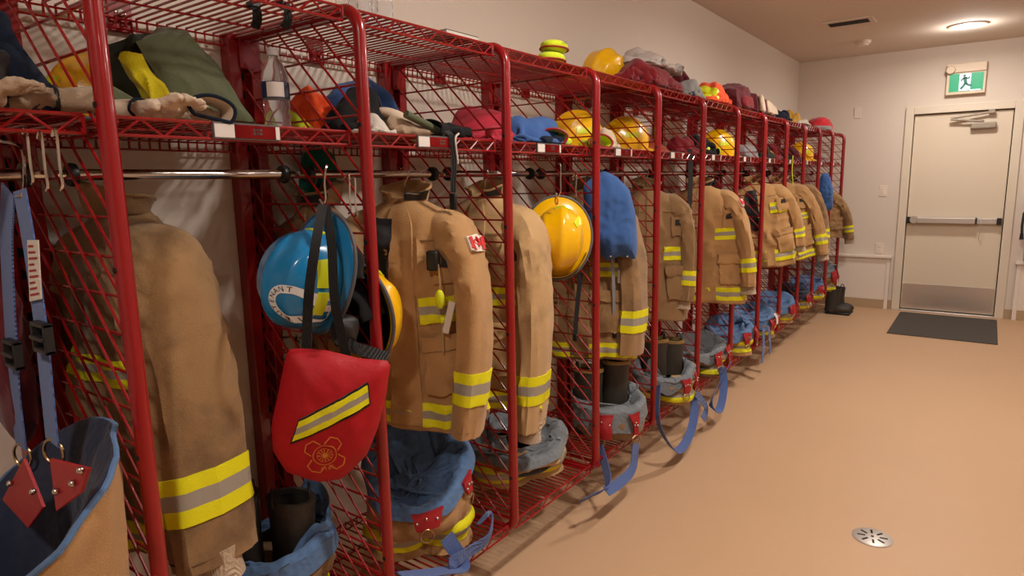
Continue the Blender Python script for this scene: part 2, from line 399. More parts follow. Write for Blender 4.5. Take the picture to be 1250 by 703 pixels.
RT = 0.0165
def make_locker():
    root = thing('gear_locker', 'x', 'locker', (0, 0, 0))
    # wall post (perforated channel) at the far divider
    pw = .052
    p = MB()
    for (y0, y1, x1) in ((-pw, -pw+.036, .045), (pw-.036, pw, .045), (-pw+.036, pw-.036, .018)):
        p.box(XW, XW+x1, BAY+y0, BAY+y1, .06, ZT-.012)
    post = p.build('wall_post', M_RED, root, smooth=False, bevel=.003)
    h = MB()
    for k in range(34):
        z = .12+k*.052
        h.box(XW+.015, XW+.0195, BAY-.006, BAY+.006, z, z+.022)
    h.build('post_slots', M_DARK, post, smooth=False)['kind'] = 'stuff'
    MB().box(XW+.045, XW+.052, BAY-.022, BAY+.022, ZT-.11, ZT-.02).build('clamp_plate', M_RED, post, smooth=False, bevel=.004)
    # divider tube: back - top - front - bottom - back, rounded corners
    R = .062
    prof = [(XW+.02, ZT-RT)]+[(q[0], q[1]) for q in arc_corner((-R, ZT-RT-R), R, pi/2, 0)]+[(q[0], q[1]) for q in arc_corner((-R, ZB+RT+R), R, 0, -pi/2)]+[(XW+.02, ZB+RT)]
    fr = MB().tube([(a-RT*0, BAY, b) for a, b in prof], RT, 12).build('side_frame', M_RED, root)
    for z in (.42, .95, 1.32, 1.62):
        MB().lathe([(0, .0), (.006, .0), (.006, .004), (0, .004)], 10, (0, 0, 0), axis='y').build('bolt_hole', M_DARK, fr).location = (0, BAY-RT-.001, z)
    # 3 inch grid: level wires and 45 degree wires
    g = .0762
    k = 0; z = .275
    hw = MB().tube([(XW+.04, 0, 0), (-.004, 0, 0)], .0032, 6).mesh('grid_wire', M_RED)
    while z < ZT-.05:
        o = bpy.data.objects.new('grid_wire', hw); COL.objects.link(o); o.parent = fr; o.location = (0, BAY, z); z += g
    x0, x1, z0, z1 = XW+.03, -.004, .205, ZT-.03
    c = x0+z0+g*.6
    while c < x1+z1:
        a = max(x0, c-z1); b = min(x1, c-z0)
        if b-a > .05:
            MB().tube([(a, 0, c-a), (b, 0, c-b)], .0032, 6).build('grid_wire', M_RED, fr).location = (0, BAY-.006, 0)
        c += g
    # three wire shelves
    def shelf(name, zt, xf, xb=-.525):
        y0, y1 = .03, BAY-.03
        zd = zt-.004
        m = MB(); n = int((y1-y0)/.0254)
        for i in range(n+1):
            y = y0+(y1-y0)*i/n
            m.tube([(xb, y, zd-.03), (xb, y, zd), (xf, y, zd)], .0031, 5)
        for x in (xb, xb+.17, xb+.34): m.tube([(x, y0, zd-.006), (x, y1, zd-.006)], .003, 6)
        m.tube([(xb, y0, zd-.03), (xb, y1, zd-.03)], .003, 6)
        s = m.build(name, M_RED, root); s['kind'] = 'stuff'
        t = MB(); h = .036
        for z in (zt-.003, zt-h):
            t.tube([(xf, y0-.004, z), (xf, y1+.004, z)], .0036, 6)
        for y in (y0-.004, y1+.004): t.tube([(xf, y, zt-.003), (xf, y, zt-h)], .0036, 6)
        n = 13
        zz = [(xf, y0+(y1-y0)*i/n, zt-.004 if i % 2 else zt-h) for i in range(n+1)]
        for a, b in zip(zz[:-1], zz[1:]): t.tube([a, b], .0026, 5)
        t.build('front_truss', M_RED, s)
        t = MB()
        for y in (y0, y1):
            t.tube([(xb-.01, y, zt-.012), (xf, y, zt-.012)], .0042, 6)
        t.build('end_rail', M_RED, s)
        return s
    shelf('top_shelf', ZTOP-.012, -.03)
    up = shelf('upper_shelf', ZS, -.03)
    shelf('bottom_shelf', ZBOT, -.012)
    # label strip clipped on the upper shelf edge
    ls = MB().box(-.029, -.022, .215, .375, ZS-.035, ZS-.0).build('label_holder', M_LAB_H, up, smooth=False)
    MB().box(-.0222, -.0205, .217, .262, ZS-.032, ZS-.004).build('label_end', M_LAB_W, up, smooth=False)
    MB().box(-.0222, -.0205, .363, .373, ZS-.032, ZS-.004).build('label_end', M_LAB_W, up, smooth=False)
    # wall bracket with a bolt behind the top shelf
    br = MB().box(XW, XW+.012, .255, .315, ZT-.055, ZT+.03).build('wall_bracket', M_RED, root, smooth=False, bevel=.003)
    MB().lathe([(0, .020), (.007, .020), (.009, .016), (.014, .014), (.014, .011)], 14, (XW, .285, ZT-.005), axis='x').build('bolt', M_CHROME, br)
    # hanger rod with rubber clamps
    rd = MB().tube([(XROD, .045, ZROD), (XROD, BAY-.045, ZROD)], .0125, 14).build('hanger_rod', M_CHROME, root)
    for y in (.042, BAY-.042):
        MB().lathe([(.013, -.008), (.024, -.008), (.026, 0), (.024, .008), (.013, .008)], 16, (XROD, y, ZROD), axis='y').build('rod_clamp', M_BLACKP, rd)
    for y in (.008, BAY-.036): MB().tube([(XROD, y, ZROD), (XROD, y+.028, ZROD)], .009, 8).build('rod_stub', M_CHROME, rd)
    return root


LOCKER_LABELS = ['red wire gear locker with dangling blue suspenders and beige gloves on its shelf',
    'red wire gear locker with the olive canvas bag and water bottle on its shelf',
    'red wire gear locker holding the coat with keys and folded blue lined trousers',
    'red wire gear locker with a yellow helmet hung at its front',
    'red wire gear locker with a large blue cloth hood hung at its front',
    'red wire gear locker under the heap of dark red clothing and white plastic bag',
    'red wire gear locker whose tan coat with a flag patch bulges into the aisle',
    'red wire gear locker under the orange and yellow vest',
    'red wire gear locker whose coat with three reflective bands swings outwards',
    'red wire gear locker with the small red pouch hanging in it',
    'red wire gear locker under the pair of tan gloves',
    'red wire gear locker next to last before the end wall',
    'red wire gear locker at the end of the row, beside the end wall']
proto = make_locker()
lockers = []
for i in range(13):
    o = proto if i == 0 else copy_tree(proto)
    o.location = (0, ty(i), 0)
    o['label'] = LOCKER_LABELS[i]
    o['group'] = 'red wire gear lockers along the wall'
    lockers.append(o)
    # red name card in each label strip: rows of pale illegible print
    up = [c for c in o.children if c.name.startswith('upper_shelf')][0]
    nc = MB().box(-.0222, -.0200, .263, .362, ZS-.032, ZS-.004).build('name_card', M_LAB_R, up, smooth=False)
    pr = MB()
    for r_ in range(2):
        for q in range(3): pr.box(-.0201, -.0196, .306+q*.008, .312+q*.008, ZS-.016-r_*.008, ZS-.011-r_*.008)
    pr.build('print', M_LAB_W, nc, smooth=False)

# ------------------------------------------------------------------ cloth materials
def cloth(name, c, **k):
    d = dict(rough=.9, bump=.25, bscale=260, var=.12, vscale=9, sheen=.15, spec=.25); d.update(k)
    return mat(name, S(*c), **d)
M_TAN = cloth('turnout_tan', (172, 130, 84), dirt=S(120, 88, 56), dscale=4, dlo=.52, dhi=.8)
M_TAN2 = cloth('turnout_tan_worn', (150, 115, 76), dirt=S(92, 70, 48), dscale=5, dlo=.45, dhi=.75)
M_TAN3 = cloth('turnout_tan_brown', (138, 106, 72), dirt=S(96, 74, 50), dscale=4)
M_TAN4 = cloth('turnout_khaki', (184, 148, 102), dirt=S(128, 98, 66), dscale=6, dlo=.5, dhi=.8)
M_YEL = mat('reflective_lime', S(222, 214, 24), .55, bump=.15, bscale=300, spec=.3, dirt=S(150, 138, 30), dscale=9, dlo=.58, dhi=.85)
M_SIL = mat('reflective_silver', S(152, 142, 128), .5, bump=.1, bscale=300, spec=.4)
M_DENIM = cloth('lining_blue', (84, 112, 150), bump=.5, bscale=55, kind='quilt', var=.22, vscale=16)
M_GREYL = cloth('lining_grey', (112, 116, 120), bump=.5, bscale=55, kind='quilt', var=.2, vscale=14)
M_NAVYL = cloth('lining_navy', (40, 46, 66), bump=.3, bscale=60, kind='quilt')
M_BLUEW = cloth('webbing_blue', (78, 98, 150), bump=.4, bscale=120, kind='wave', var=.08)
M_BLACKW = cloth('webbing_black', (24, 22, 22), bump=.4, bscale=120, kind='wave', var=.05)
M_BLACKC = cloth('cloth_black', (22, 21, 22), sheen=.03)
M_REDT = mat('tab_red', S(156, 24, 30), .5, bump=.15, bscale=120)
M_REDC = cloth('cloth_red', (176, 30, 40), bump=.15)
M_REDN = mat('bag_red', S(166, 18, 28), .55, bump=.2, bscale=40, spec=.3)
M_DRED = cloth('cloth_dark_red', (118, 22, 30))
M_MAROON = cloth('cloth_maroon', (88, 24, 32))
M_PINK = cloth('cloth_crimson', (168, 40, 56))
M_BLUEC = cloth('cloth_royal_blue', (58, 92, 148), bump=.12)
M_NAVY = cloth('cloth_navy', (17, 26, 42), sheen=.03)
M_DGREY = cloth('cloth_charcoal', (48, 43, 43), sheen=.05)
M_GREYC = cloth('cloth_grey', (132, 128, 126))
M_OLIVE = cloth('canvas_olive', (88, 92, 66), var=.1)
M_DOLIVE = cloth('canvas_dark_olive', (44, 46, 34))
M_YELC = cloth('cloth_yellow', (196, 178, 20))
M_CREAM = cloth('leather_cream', (206, 184, 160), var=.12)
M_BEIGE = cloth('leather_beige', (160, 136, 112), var=.15)
M_KNIT = cloth('knit_cream', (186, 162, 136), bump=.5, bscale=90, kind='wave')
M_ORANGE = cloth('cloth_hi_vis_orange', (236, 84, 34))
M_LIME = cloth('cloth_hi_vis_lime', (206, 222, 40))
M_GREENC = cloth('cloth_teal_green', (16, 96, 76))
M_WHITEC = cloth('cloth_white', (206, 196, 184))
M_YHELM = mat('helmet_yellow', S(236, 178, 6), .28, coat=.3, dirt=S(120, 90, 10), dscale=7, dlo=.62, dhi=.85)
M_BHELM = mat('helmet_blue', S(28, 124, 180), .22, coat=.4, dirt=S(20, 60, 96), dscale=7, dlo=.62, dhi=.85)
M_TRIMG = mat('helmet_trim_grey', S(84, 82, 86), .5)
M_LIMES = mat('sticker_lime', S(206, 214, 30), .35)
M_BOOT = mat('boot_rubber', S(50, 44, 38), .55, bump=.1, bscale=30, dirt=S(80, 66, 46), dscale=8)
M_BOOTRIM = mat('boot_rim_tan', S(136, 106, 58), .6)
M_BRASS = mat('brass_ring', S(176, 150, 112), .25, metal=1)
M_NICKEL = mat('nickel', S(196, 188, 180), .25, metal=1)
M_VISOR = mat('visor_smoke', S(150, 120, 50), .12, trans=.8, ior=1.3)
M_CLEAR = mat('clear_plastic', (.93, .95, .98), .06, trans=.92, ior=1.2)
M_PBAG = mat('plastic_bag', S(216, 206, 200), .25, trans=.35, ior=1.2, bump=.4, bscale=30)
M_PRINT = mat('print_black', S(20, 20, 22), .5)
M_GOLD = mat('print_gold', S(196, 120, 40), .5)
M_FLAGW = mat('flag_white', S(228, 214, 200), .7)
M_FLAGR = mat('flag_red', S(196, 26, 30), .7)
M_FOAM = cloth('foam_tan', (196, 152, 62))


def nz(p, s=1.0, seed=0.0):
    return noise.noise(Vector((p[0]*s+seed*7.31, p[1]*s-seed*3.7, p[2]*s+seed*1.9)))
def ridge(p, s=1.0, seed=0.0):
    return 1-2*abs(nz(p, s, seed))
def crease(p, s=1.0, seed=0.0):
    r = max(0., 1-2.6*abs(nz(p, s, seed))); return r*r-.25
def lerp(a, b, t): return a+(b-a)*t
def sst(a, b, x):
    t = max(0., min(1., (x-a)/(b-a))); return t*t*(3-2*t)


def smooth_keys(keys):
    """list of (v, a, b, ...) -> interpolating function (monotone-ish cubic)"""
    K = np.array(keys, float); v = K[:, 0]; Y = K[:, 1:]
    dm = np.gradient(Y, v, axis=0)
    def f(t):
        i = int(min(max(np.searchsorted(v, t)-1, 0), len(v)-2)); h = v[i+1]-v[i]; s = (t-v[i])/h
        h0 = 2*s**3-3*s**2+1; h1 = s**3-2*s**2+s; h2 = -2*s**3+3*s**2; h3 = s**3-s**2
        return h0*Y[i]+h1*h*dm[i]+h2*Y[i+1]+h3*h*dm[i+1]
    return f


# ------------------------------------------------------------------ surface helpers: f(u, v) -> Vector
def fnorm(f, u, v, e=.004):
    hi, lo = (min(1, v+e), max(0, v-e)) if 0 <= v <= 1 else (v+e, v-e)
    a = f(u+e, v)-f(u-e, v); b = f(u, hi)-f(u, lo)
    n = a.cross(b)
    return n.normalized() if n.length > 1e-12 else Vector((0, 0, 1))


def surf(name, f, nu, nv, m, parent=None, closed=True, cap0=False, cap1=False, kindmats=None, thick=0, u0=0., u1=1., v0=0., v1=1.):
    mb = MB(); vs = []; cu = nu if closed else nu+1
    for j in range(nv+1):
        for i in range(cu): vs.append(f(u0+(u1-u0)*i/nu, v0+(v1-v0)*j/nv))
    fs = []; 
    for j in range(nv):
        for i in range(nu):
            a = j*cu+i; b = j*cu+(i+1) % cu
            fs.append((a, b, b+cu, a+cu))
    if cap0: fs.append(tuple(range(cu-1, -1, -1)))
    if cap1: fs.append(tuple(nv*cu+i for i in range(cu)))
    mb.add(vs, fs)
    o = mb.build(name, m, parent, fixn=True)
    if not closed or not (cap0 and cap1):
        if thick:
            md = o.modifiers.new('thick', 'SOLIDIFY'); md.thickness = abs(thick); md.offset = -1 if thick > 0 else 1
    return o


def patch(name, f, u0, u1, v0, v1, m, parent, nu=10, nv=10, off=.004, thick=.006, sgn=1, stripes=None, shape=None):
    """raised piece that follows the surface f; stripes = v fractions -> material slots"""
    mb = MB(); top = []; bot = []
    cu = nu+1
    for j in range(nv+1):
        for i in range(cu):
            a, b = i/nu, j/nv
            if shape: a, b = shape(a, b)
            u, v = u0+(u1-u0)*a, v0+(v1-v0)*b
            p = f(u, v); n = fnorm(f, u, v)*sgn
            top.append(p+n*off); bot.append(p+n*(off-thick))
    n0 = len(top); fs = []; ms = []
    for j in range(nv):
        mi = 0
        if stripes:
            t = (j+.5)/nv
            mi = 0 if (t < stripes[0] or t > stripes[1]) else 1
        for i in range(nu):
            a = j*cu+i; fs.append((a, a+1, a+1+cu, a+cu)); ms.append(mi)
            fs.append((n0+a+cu, n0+a+1+cu, n0+a+1, n0+a)); ms.append(mi)
    for i in range(nu):
        fs.append((i, n0+i, n0+i+1, i+1)); ms.append(0)
        a = nv*cu+i; fs.append((a, a+1, n0+a+1, n0+a)); ms.append(0)
    for j in range(nv):
        a = j*cu; fs.append((a, a+cu, n0+a+cu, n0+a)); ms.append(0)
        a = j*cu+nu; fs.append((a, n0+a, n0+a+cu, a+cu)); ms.append(0)
    mb.add(top+bot, fs); mb.m = ms
    return mb.build(name, m, parent)


BAND = [M_YEL, M_SIL]
def band(name, f, v0, v1, parent, u0=0., u1=1., nu=40, off=.004, sgn=1, nv=9):
    return patch(name, f, u0, u1, v0, v1, BAND, parent, nu, nv, off, .006, sgn, stripes=(.36, .64))


def decal(name, f, uc, vc, du, dv, polys, m, parent, off=.006, sgn=1, rot=0.):
    """flat print: 2-D polygons (unit coordinates, y up) laid on surface f"""
    mb = MB(); cr, sr = math.cos(rot), math.sin(rot)
    for poly in polys:
        vs = []
        for (a, b) in poly:
            a, b = a*cr-b*sr, a*sr+b*cr
            u, v = uc+a*du, vc-b*dv
            vs.append(f(u, v)+fnorm(f, u, v)*sgn*off)
        mb.add(vs, [tuple(range(len(vs)))])
    return mb.build(name, m, parent, smooth=False, fixn=False)


def text_polys(s, size=1.0):
    c = bpy.data.curves.new('t', 'FONT'); c.body = s; c.size = size; c.align_x = 'CENTER'; c.align_y = 'CENTER'; c.resolution_u = 2
    o = bpy.data.objects.new('t', c); COL.objects.link(o)
    dg = bpy.context.evaluated_depsgraph_get(); me = o.evaluated_get(dg).to_mesh()
    P = [[(me.vertices[i].co.x, me.vertices[i].co.y) for i in p.vertices] for p in me.polygons]
    bpy.data.objects.remove(o); bpy.data.curves.remove(c)
    return P


def arc_text(s, r, a_mid, step, size, flip=False):
    out = []
    for k, ch in enumerate(s):
        a = a_mid+(k-(len(s)-1)/2)*step*(1 if flip else -1)
        rt = a+pi/2 if flip else a-pi/2
        for poly in text_polys(ch, size):
            out.append([(r*math.cos(a)+x*math.cos(rt)-y*math.sin(rt), r*math.sin(a)+x*math.sin(rt)+y*math.cos(rt)) for x, y in poly])
    return out


def ring_poly(r0, r1, n=32, a0=0., a1=2*pi):
    out = []
    for k in range(n):
        a, b = a0+(a1-a0)*k/n, a0+(a1-a0)*(k+1)/n
        out.append([(r0*math.cos(a), r0*math.sin(a)), (r1*math.cos(a), r1*math.sin(a)), (r1*math.cos(b), r1*math.sin(b)), (r0*math.cos(b), r0*math.sin(b))])
    return out


LEAF = [(0, .42), (.07, .28), (.16, .33), (.13, .1), (.26, .2), (.29, .13), (.42, .15), (.36, 0), (.4, -.04), (.16, -.2), (.19, -.28), (.02, -.24), (.02, -.42)]
LEAF = LEAF+[(-x, y) for x, y in LEAF[::-1][:-1]]
def catmull(pts, n=6):
    P = [Vector(p) for p in pts]; P = [P[0]*2-P[1]]+P+[P[-1]*2-P[-2]]
    out = []
    for i in range(1, len(P)-2):
        for k in range(n):
            t = k/n
            out.append(.5*((2*P[i])+(P[i+1]-P[i-1])*t+(2*P[i-1]-5*P[i]+4*P[i+1]-P[i+2])*t*t+(3*P[i]-P[i-1]-3*P[i+1]+P[i+2])*t**3))
    out.append(P[-2]); return out


def ribbon(name, pts, width, m, parent=None, side=(0, 1, 0), twist=0., thick=.003, n=6):
    """webbing strap along a curve; side = direction of its width at the start, twist radians over the length"""
    P = catmull(pts, n); k = len(P); mb = MB(); vs = []; s0 = Vector(side)
    for i, p in enumerate(P):
        t = (P[min(i+1, k-1)]-P[max(i-1, 0)]).normalized()
        s = s0-t*s0.dot(t)
        if s.length < 1e-3: s = t.cross(Vector((0, 0, 1)))
        s.normalize(); s0 = s.copy()
        s = Matrix.Rotation(twist*i/(k-1), 3, t) @ s
        nn = t.cross(s)
        vs += [p+s*width/2+nn*thick/2, p-s*width/2+nn*thick/2, p-s*width/2-nn*thick/2, p+s*width/2-nn*thick/2]
    fs = [(i*4+j, i*4+(j+1) % 4, (i+1)*4+(j+1) % 4, (i+1)*4+j) for i in range(k-1) for j in range(4)]
    fs += [(3, 2, 1, 0), tuple((k-1)*4+j for j in range(4))]
    mb.add(vs, fs)
    return mb.build(name, m, parent)


def ring(name, c, r, rr, m, parent=None, rot=(0, 0, 0)):
    R_ = Euler(rot).to_matrix()
    pts = [Vector(c)+R_ @ Vector((r*math.cos(2*pi*k/18), 0, r*math.sin(2*pi*k/18))) for k in range(18)]
    return MB().tube(pts, rr, 7, closed=True).build(name, m, parent)


# ------------------------------------------------------------------ turnout coat on a hanger
def coat(label, loc, rot=(0, 0, 0), length=.88, m=M_TAN, seed=1., wid=1.0, dep=1.0, left=None, right=None, flag=False, knit=True,
         opened=False, chest=True, hem=True, chest_v=(.42, .50), hem_v=(.9, .985), gear=False, group='turnout coats on the hanger rods', cuff_v=(.845, .925), mid=None):
    """local frame: wearer's left = +x, front = -y, origin on the hanger rod"""
    t = thing('turnout_coat', label, 'coat', loc, rot, group)
    zt, zb_ = -.075, -.075-length
    K = smooth_keys([(0, .05, .055), (.025, .075, .062), (.055, .125, .075), (.10, .178, .09), (.16, .207, .1), (.35, .215, .105), (.7, .232, .115), (1, .25, .12)])
    def body(u, v):
        a, b = K(v); a *= wid; b *= dep
        th = 2*pi*u
        c, s = math.cos(th), math.sin(th)
        e = 2/2.4
        x = a*math.copysign(abs(c)**e, c); y = b*math.copysign(abs(s)**e, s)
        z = lerp(zt, zb_, v) + .012*math.sin(3*th+seed)*v*v
        am = .016*sst(.12, 1, v)
        d = am*(.7*math.sin(5*th+seed*2+2*v)+.5*math.sin(9*th+seed*5-1.5*v))
        d += (.022*nz((x*2.0, y*2.0, z*.8), 3, seed)+.020*crease((x*1.6, y*1.6, z*.5), 6, seed+3)+.010*crease((x*1.2, y*1.2, z*1.4), 9, seed+7))*sst(.03, .22, v)
        sx = Vector((c, s, 0))
        sway = .02*math.sin(seed*3)*v*v
        return Vector((x+sway, y, z))+sx*d
    bo = surf('coat_body', body, 72, 56, m, t, thick=.004)
    # sleeves
    SL = {}
    for sgn, q in ((1, left), (-1, right)):
        q = q or {}
        end = Vector(q.get('end', (.262*sgn*wid, -.03, -.76*length/.88)))
        elb = Vector(q.get('elbow', (.285*sgn*wid, .015, -.40)))
        P0 = Vector((.06*sgn*wid, 0, -.168)); P1 = Vector((.205*sgn*wid, 0, -.150)); P2 = Vector((elb.x, elb.y, -.22+(elb.z+.22)*.55))
        r0 = q.get('r', 1.0)
        RK = smooth_keys([(0, .050), (.10, .064), (.2, .078), (.35, .086), (.6, .082), (1, .074)])
        flat = q.get('flat', .62)
        def sl(u, v, P0=P0, P1=P1, P2=P2, end=end, r0=r0, sgn=sgn, sd=seed+sgn, flat=flat):
            w_ = 1-v
            A = P0*w_**3+P1*(3*w_*w_*v)+P2*(3*w_*v*v)+end*v**3
            tg = ((P1-P0)*(3*w_*w_)+(P2-P1)*(6*w_*v)+(end-P2)*(3*v*v)).normalized()
            e1 = Vector((0, 1, 0)); e1 = (e1-tg*e1.dot(tg)).normalized(); e2 = tg.cross(e1)*sgn
            th = 2*pi*u
            r = float(RK(v)[0])*r0
            pp = (math.cos(th), math.sin(th), v*3.2)
            r += (.008*nz(pp, 1.3, sd)+.011*crease((pp[0]*1.2, pp[1]*1.2, pp[2]*.55), 1.5, sd+2))*sst(.12, .35, v)
            r += .010*crease((pp[0]*.7, pp[1]*.7, pp[2]*2.2), 1.3, sd+6)*math.exp(-((v-.45)/.2)**2)
            fl = lerp(.9, flat, sst(.15, .5, v))
            c_, s_ = math.cos(th), math.sin(th)
            return A+e2*(math.copysign(abs(c_)**.8, c_)*r*fl)+e1*(math.copysign(abs(s_)**.9, s_)*r*lerp(1.15, 1.18, sst(.1, .6, v)))
        SL[sgn] = sl
        so = surf('sleeve', sl, 30, 44, m, t, cap0=True)
        band('cuff_band', sl, cuff_v[0], cuff_v[1], so, nu=30, sgn=SG(sl, None, None, None))
        A = end; tg = (end-P2).normalized()
        MB().add([sl(i/16, .985) for i in range(16)], [tuple(range(16))]).build('cuff_lining', M_DGREY, so)
        if knit and q.get('knit', True):
            MB().tube([A-tg*.03, A+tg*.02, A+tg*.045+Vector((0, 0, -.004)), A+tg*.055], [.05*r0, .046*r0, .05*r0, .036*r0], 18).build('knit_cuff', M_KNIT, so)
        if q.get('cap') is not None: pass
    # collar
    def collar(u, v):
        th = lerp(-pi/2+.38, 3*pi/2-.38, u)
        r = lerp(.064, .080, v)+.012*nz((math.cos(th), math.sin(th), v), 1.6, seed)*v
        z = -.092+.072*v-.030*v*v*(1-math.sin(th))*.8+.010*nz((math.cos(th), math.sin(th), 3), 1.4, seed)*v
        return Vector((r*1.05*math.cos(th), r*math.sin(th)+.008, z))
    co = surf('collar', collar, 32, 8, m, t, closed=False, thick=.007)
    patch('collar_tab', collar, -.02, .17, .15, .85, M_PRINT, co, 8, 6, .005, .006, SGN(collar, (0, 0, -.05)))
    # storm flap down the front, hook strip, pockets, bands
    cs = SGN(body, (0, 0, -.5), .5)
    fl = patch('storm_flap', body, .735, .785, .035, .98, m, t, 6, 40, .009, .010, cs)
    if opened:
        patch('hook_strip', body, .690, .745, .09, .56, M_PRINT, fl, 6, 30, .012, .010, cs)
    if chest:
        band('chest_band', body, chest_v[0], chest_v[1], t, .792, .965, 16, .006, cs)
        if not opened: band('chest_band', body, chest_v[0], chest_v[1], t, .535, .728, 16, .006, cs)
        band('back_band', body, chest_v[0], chest_v[1], t, .03, .47, 24, .005, cs)
    if hem: band('hem_band', body, hem_v[0], hem_v[1], t, 0, 1, 72, .006, cs)
    for (a, b) in ((.80, .93), (.57, .70)):
        if opened and a < .7: continue
        pk = patch('pocket', body, a, b, .60, .83, m, t, 10, 10, .018, .02, cs)
        patch('pocket_flap', body, a-.006, b+.006, .58, .65, m, pk, 10, 5, .025, .008, cs)
    cp = patch('chest_pocket', body, .83, .91, .22, .36, m, t, 8, 8, .012, .013, cs)
    patch('pocket_tab', body, .85, .89, .24, .285, M_PRINT, cp, 5, 4, .017, .005, cs)
    patch('yoke_seam', body, .54, .96, .175, .181, M_TAN3, t, 24, 1, .0035, .004, cs)
    if flag:
        sl = SL[1]; sg = SG(sl, None, None, None); uc = flag if isinstance(flag, float) else .93
        fp = patch('flag_patch', sl, uc-.075, uc+.075, .36, .435, M_FLAGW, t, 16, 10, .008, .008, sg)
        d_ = [[(x0+i*.0625, -.5+j*.2), (x0+i*.0625+.0625, -.5+j*.2), (x0+i*.0625+.0625, -.3+j*.2), (x0+i*.0625, -.3+j*.2)] for x0 in (-.5, .25) for i in range(4) for j in range(5)]+[[(0, 0), (LEAF[i][0]*.62, LEAF[i][1]*.95), (LEAF[(i+1) % len(LEAF)][0]*.62, LEAF[(i+1) % len(LEAF)][1]*.95)] for i in range(len(LEAF))]
        decal('flag_print', sl, uc, .3975, .135, .065, d_, M_FLAGR, fp, .0115, sg)
    # hanger: hook over the rod and shoulders
    hg = MB().tube([(0, 0, -.085), (0, 0, -.03), (.012, 0, -.012), (.016, 0, .004), (.010, 0, .016), (0, 0, .0195), (-.011, 0, .015)], .0022, 6)
    hg.build('hanger_hook', M_CHROME, t)
    if gear:      # marker light, whistle, keys and tags clipped to the chest
        def at(u, v, o): return body(u, v)+fnorm(body, u, v)*cs*o
        g0 = at(.83, .26, .02)
        ml = MB().box(-.018, .018, -.02, .01, -.03, .03).build('clip_light', M_BLACKP, t, bevel=.006); ml.location = g0
        ln = MB().tube(catmull([g0+Vector((.018, -.012, -.01)), g0+Vector((.024, -.018, -.06)), g0+Vector((.022, -.018, -.11))], 4), .003, 6).build('key_cord', M_NICKEL, t)
        MB().ball(g0+Vector((.022, -.02, -.115)), (.016, .012, .03), 10, 8).build('whistle', M_LIMES, ln)
        MB().ball(g0+Vector((.026, -.02, -.178)), (.009, .007, .012), 8, 6).build('bead', M_LIMES, ln)
        MB().tube([g0+Vector((.026, -.02, -.19)), g0+Vector((.026, -.02, -.28))], .003, 6).build('key', M_NICKEL, ln)
        q = MB().box(-.010, .010, -.0015, .0015, -.05, .05).build('name_tag', M_WHITEC, ln, smooth=False); q.location = g0+Vector((.048, -.02, -.17)); q.rotation_euler = (0, .25, 0)
    t['_'] = 0; del t['_']
    return t, body, SL


def SGN(f, c, v=.5, u=.25):
    """+1 if the parametric normal of f points away from centre c"""
    p = f(u, v); n = fnorm(f, u, v)
    return 1 if n.dot(p-Vector(c)) > 0 else -1
def SG(sl, a, b, c):
    c0 = (sl(0, .5)+sl(.5, .5))/2
    return 1 if fnorm(sl, 0, .5).dot(sl(0, .5)-c0) > 0 else -1


# ------------------------------------------------------------------ bunker trousers pushed down round the boots
def boot_mesh(parent, x, y, z0, h, lean=(0, 0), rot=0., foot=False, rim=M_BOOTRIM, name='boot'):
    t = parent
    def f(u, v):
        th = 2*pi*u; r = .062+.006*math.cos(2*th)-.008*math.sin(v*pi)*.5
        r += .003*nz((math.cos(th), math.sin(th), v*3), 2, x*9)
        zz = z0+h*v
        return Vector((x+lean[0]*v+r*math.cos(th+rot)*1.1, y+lean[1]*v+r*math.sin(th+rot)*.95, zz))
    b = surf('boot_shaft', f, 24, 14, M_BOOT, t, cap0=True, thick=.006)
    patch('boot_rim', f, 0, 1, .95, 1.0, rim, b, 24, 2, .004, .012, SGN(f, (x, y, z0+h/2)))
    top = Vector((x+lean[0], y+lean[1], z0+h))
    for s in (-1, 1):
        c = top+Vector((.055*s*math.cos(rot+.6), .05*s*math.sin(rot+.6), -.012)); dv = Vector((-math.sin(rot+.6), math.cos(rot+.6), 0))
        pts = [c+dv*.03*math.cos(a)+Vector((0, 0, .042*math.sin(a))) for a in np.linspace(0, pi, 9)]
        MB().tube(pts, .0042, 6).build('pull_loop', M_BLACKP, b)
    if foot:
        MB().ball((x+.07*math.cos(rot), y+.07*math.sin(rot), z0+.03), (.13, .06, .07), 18, 10).build('boot_foot', M_BOOT, t)
    return b


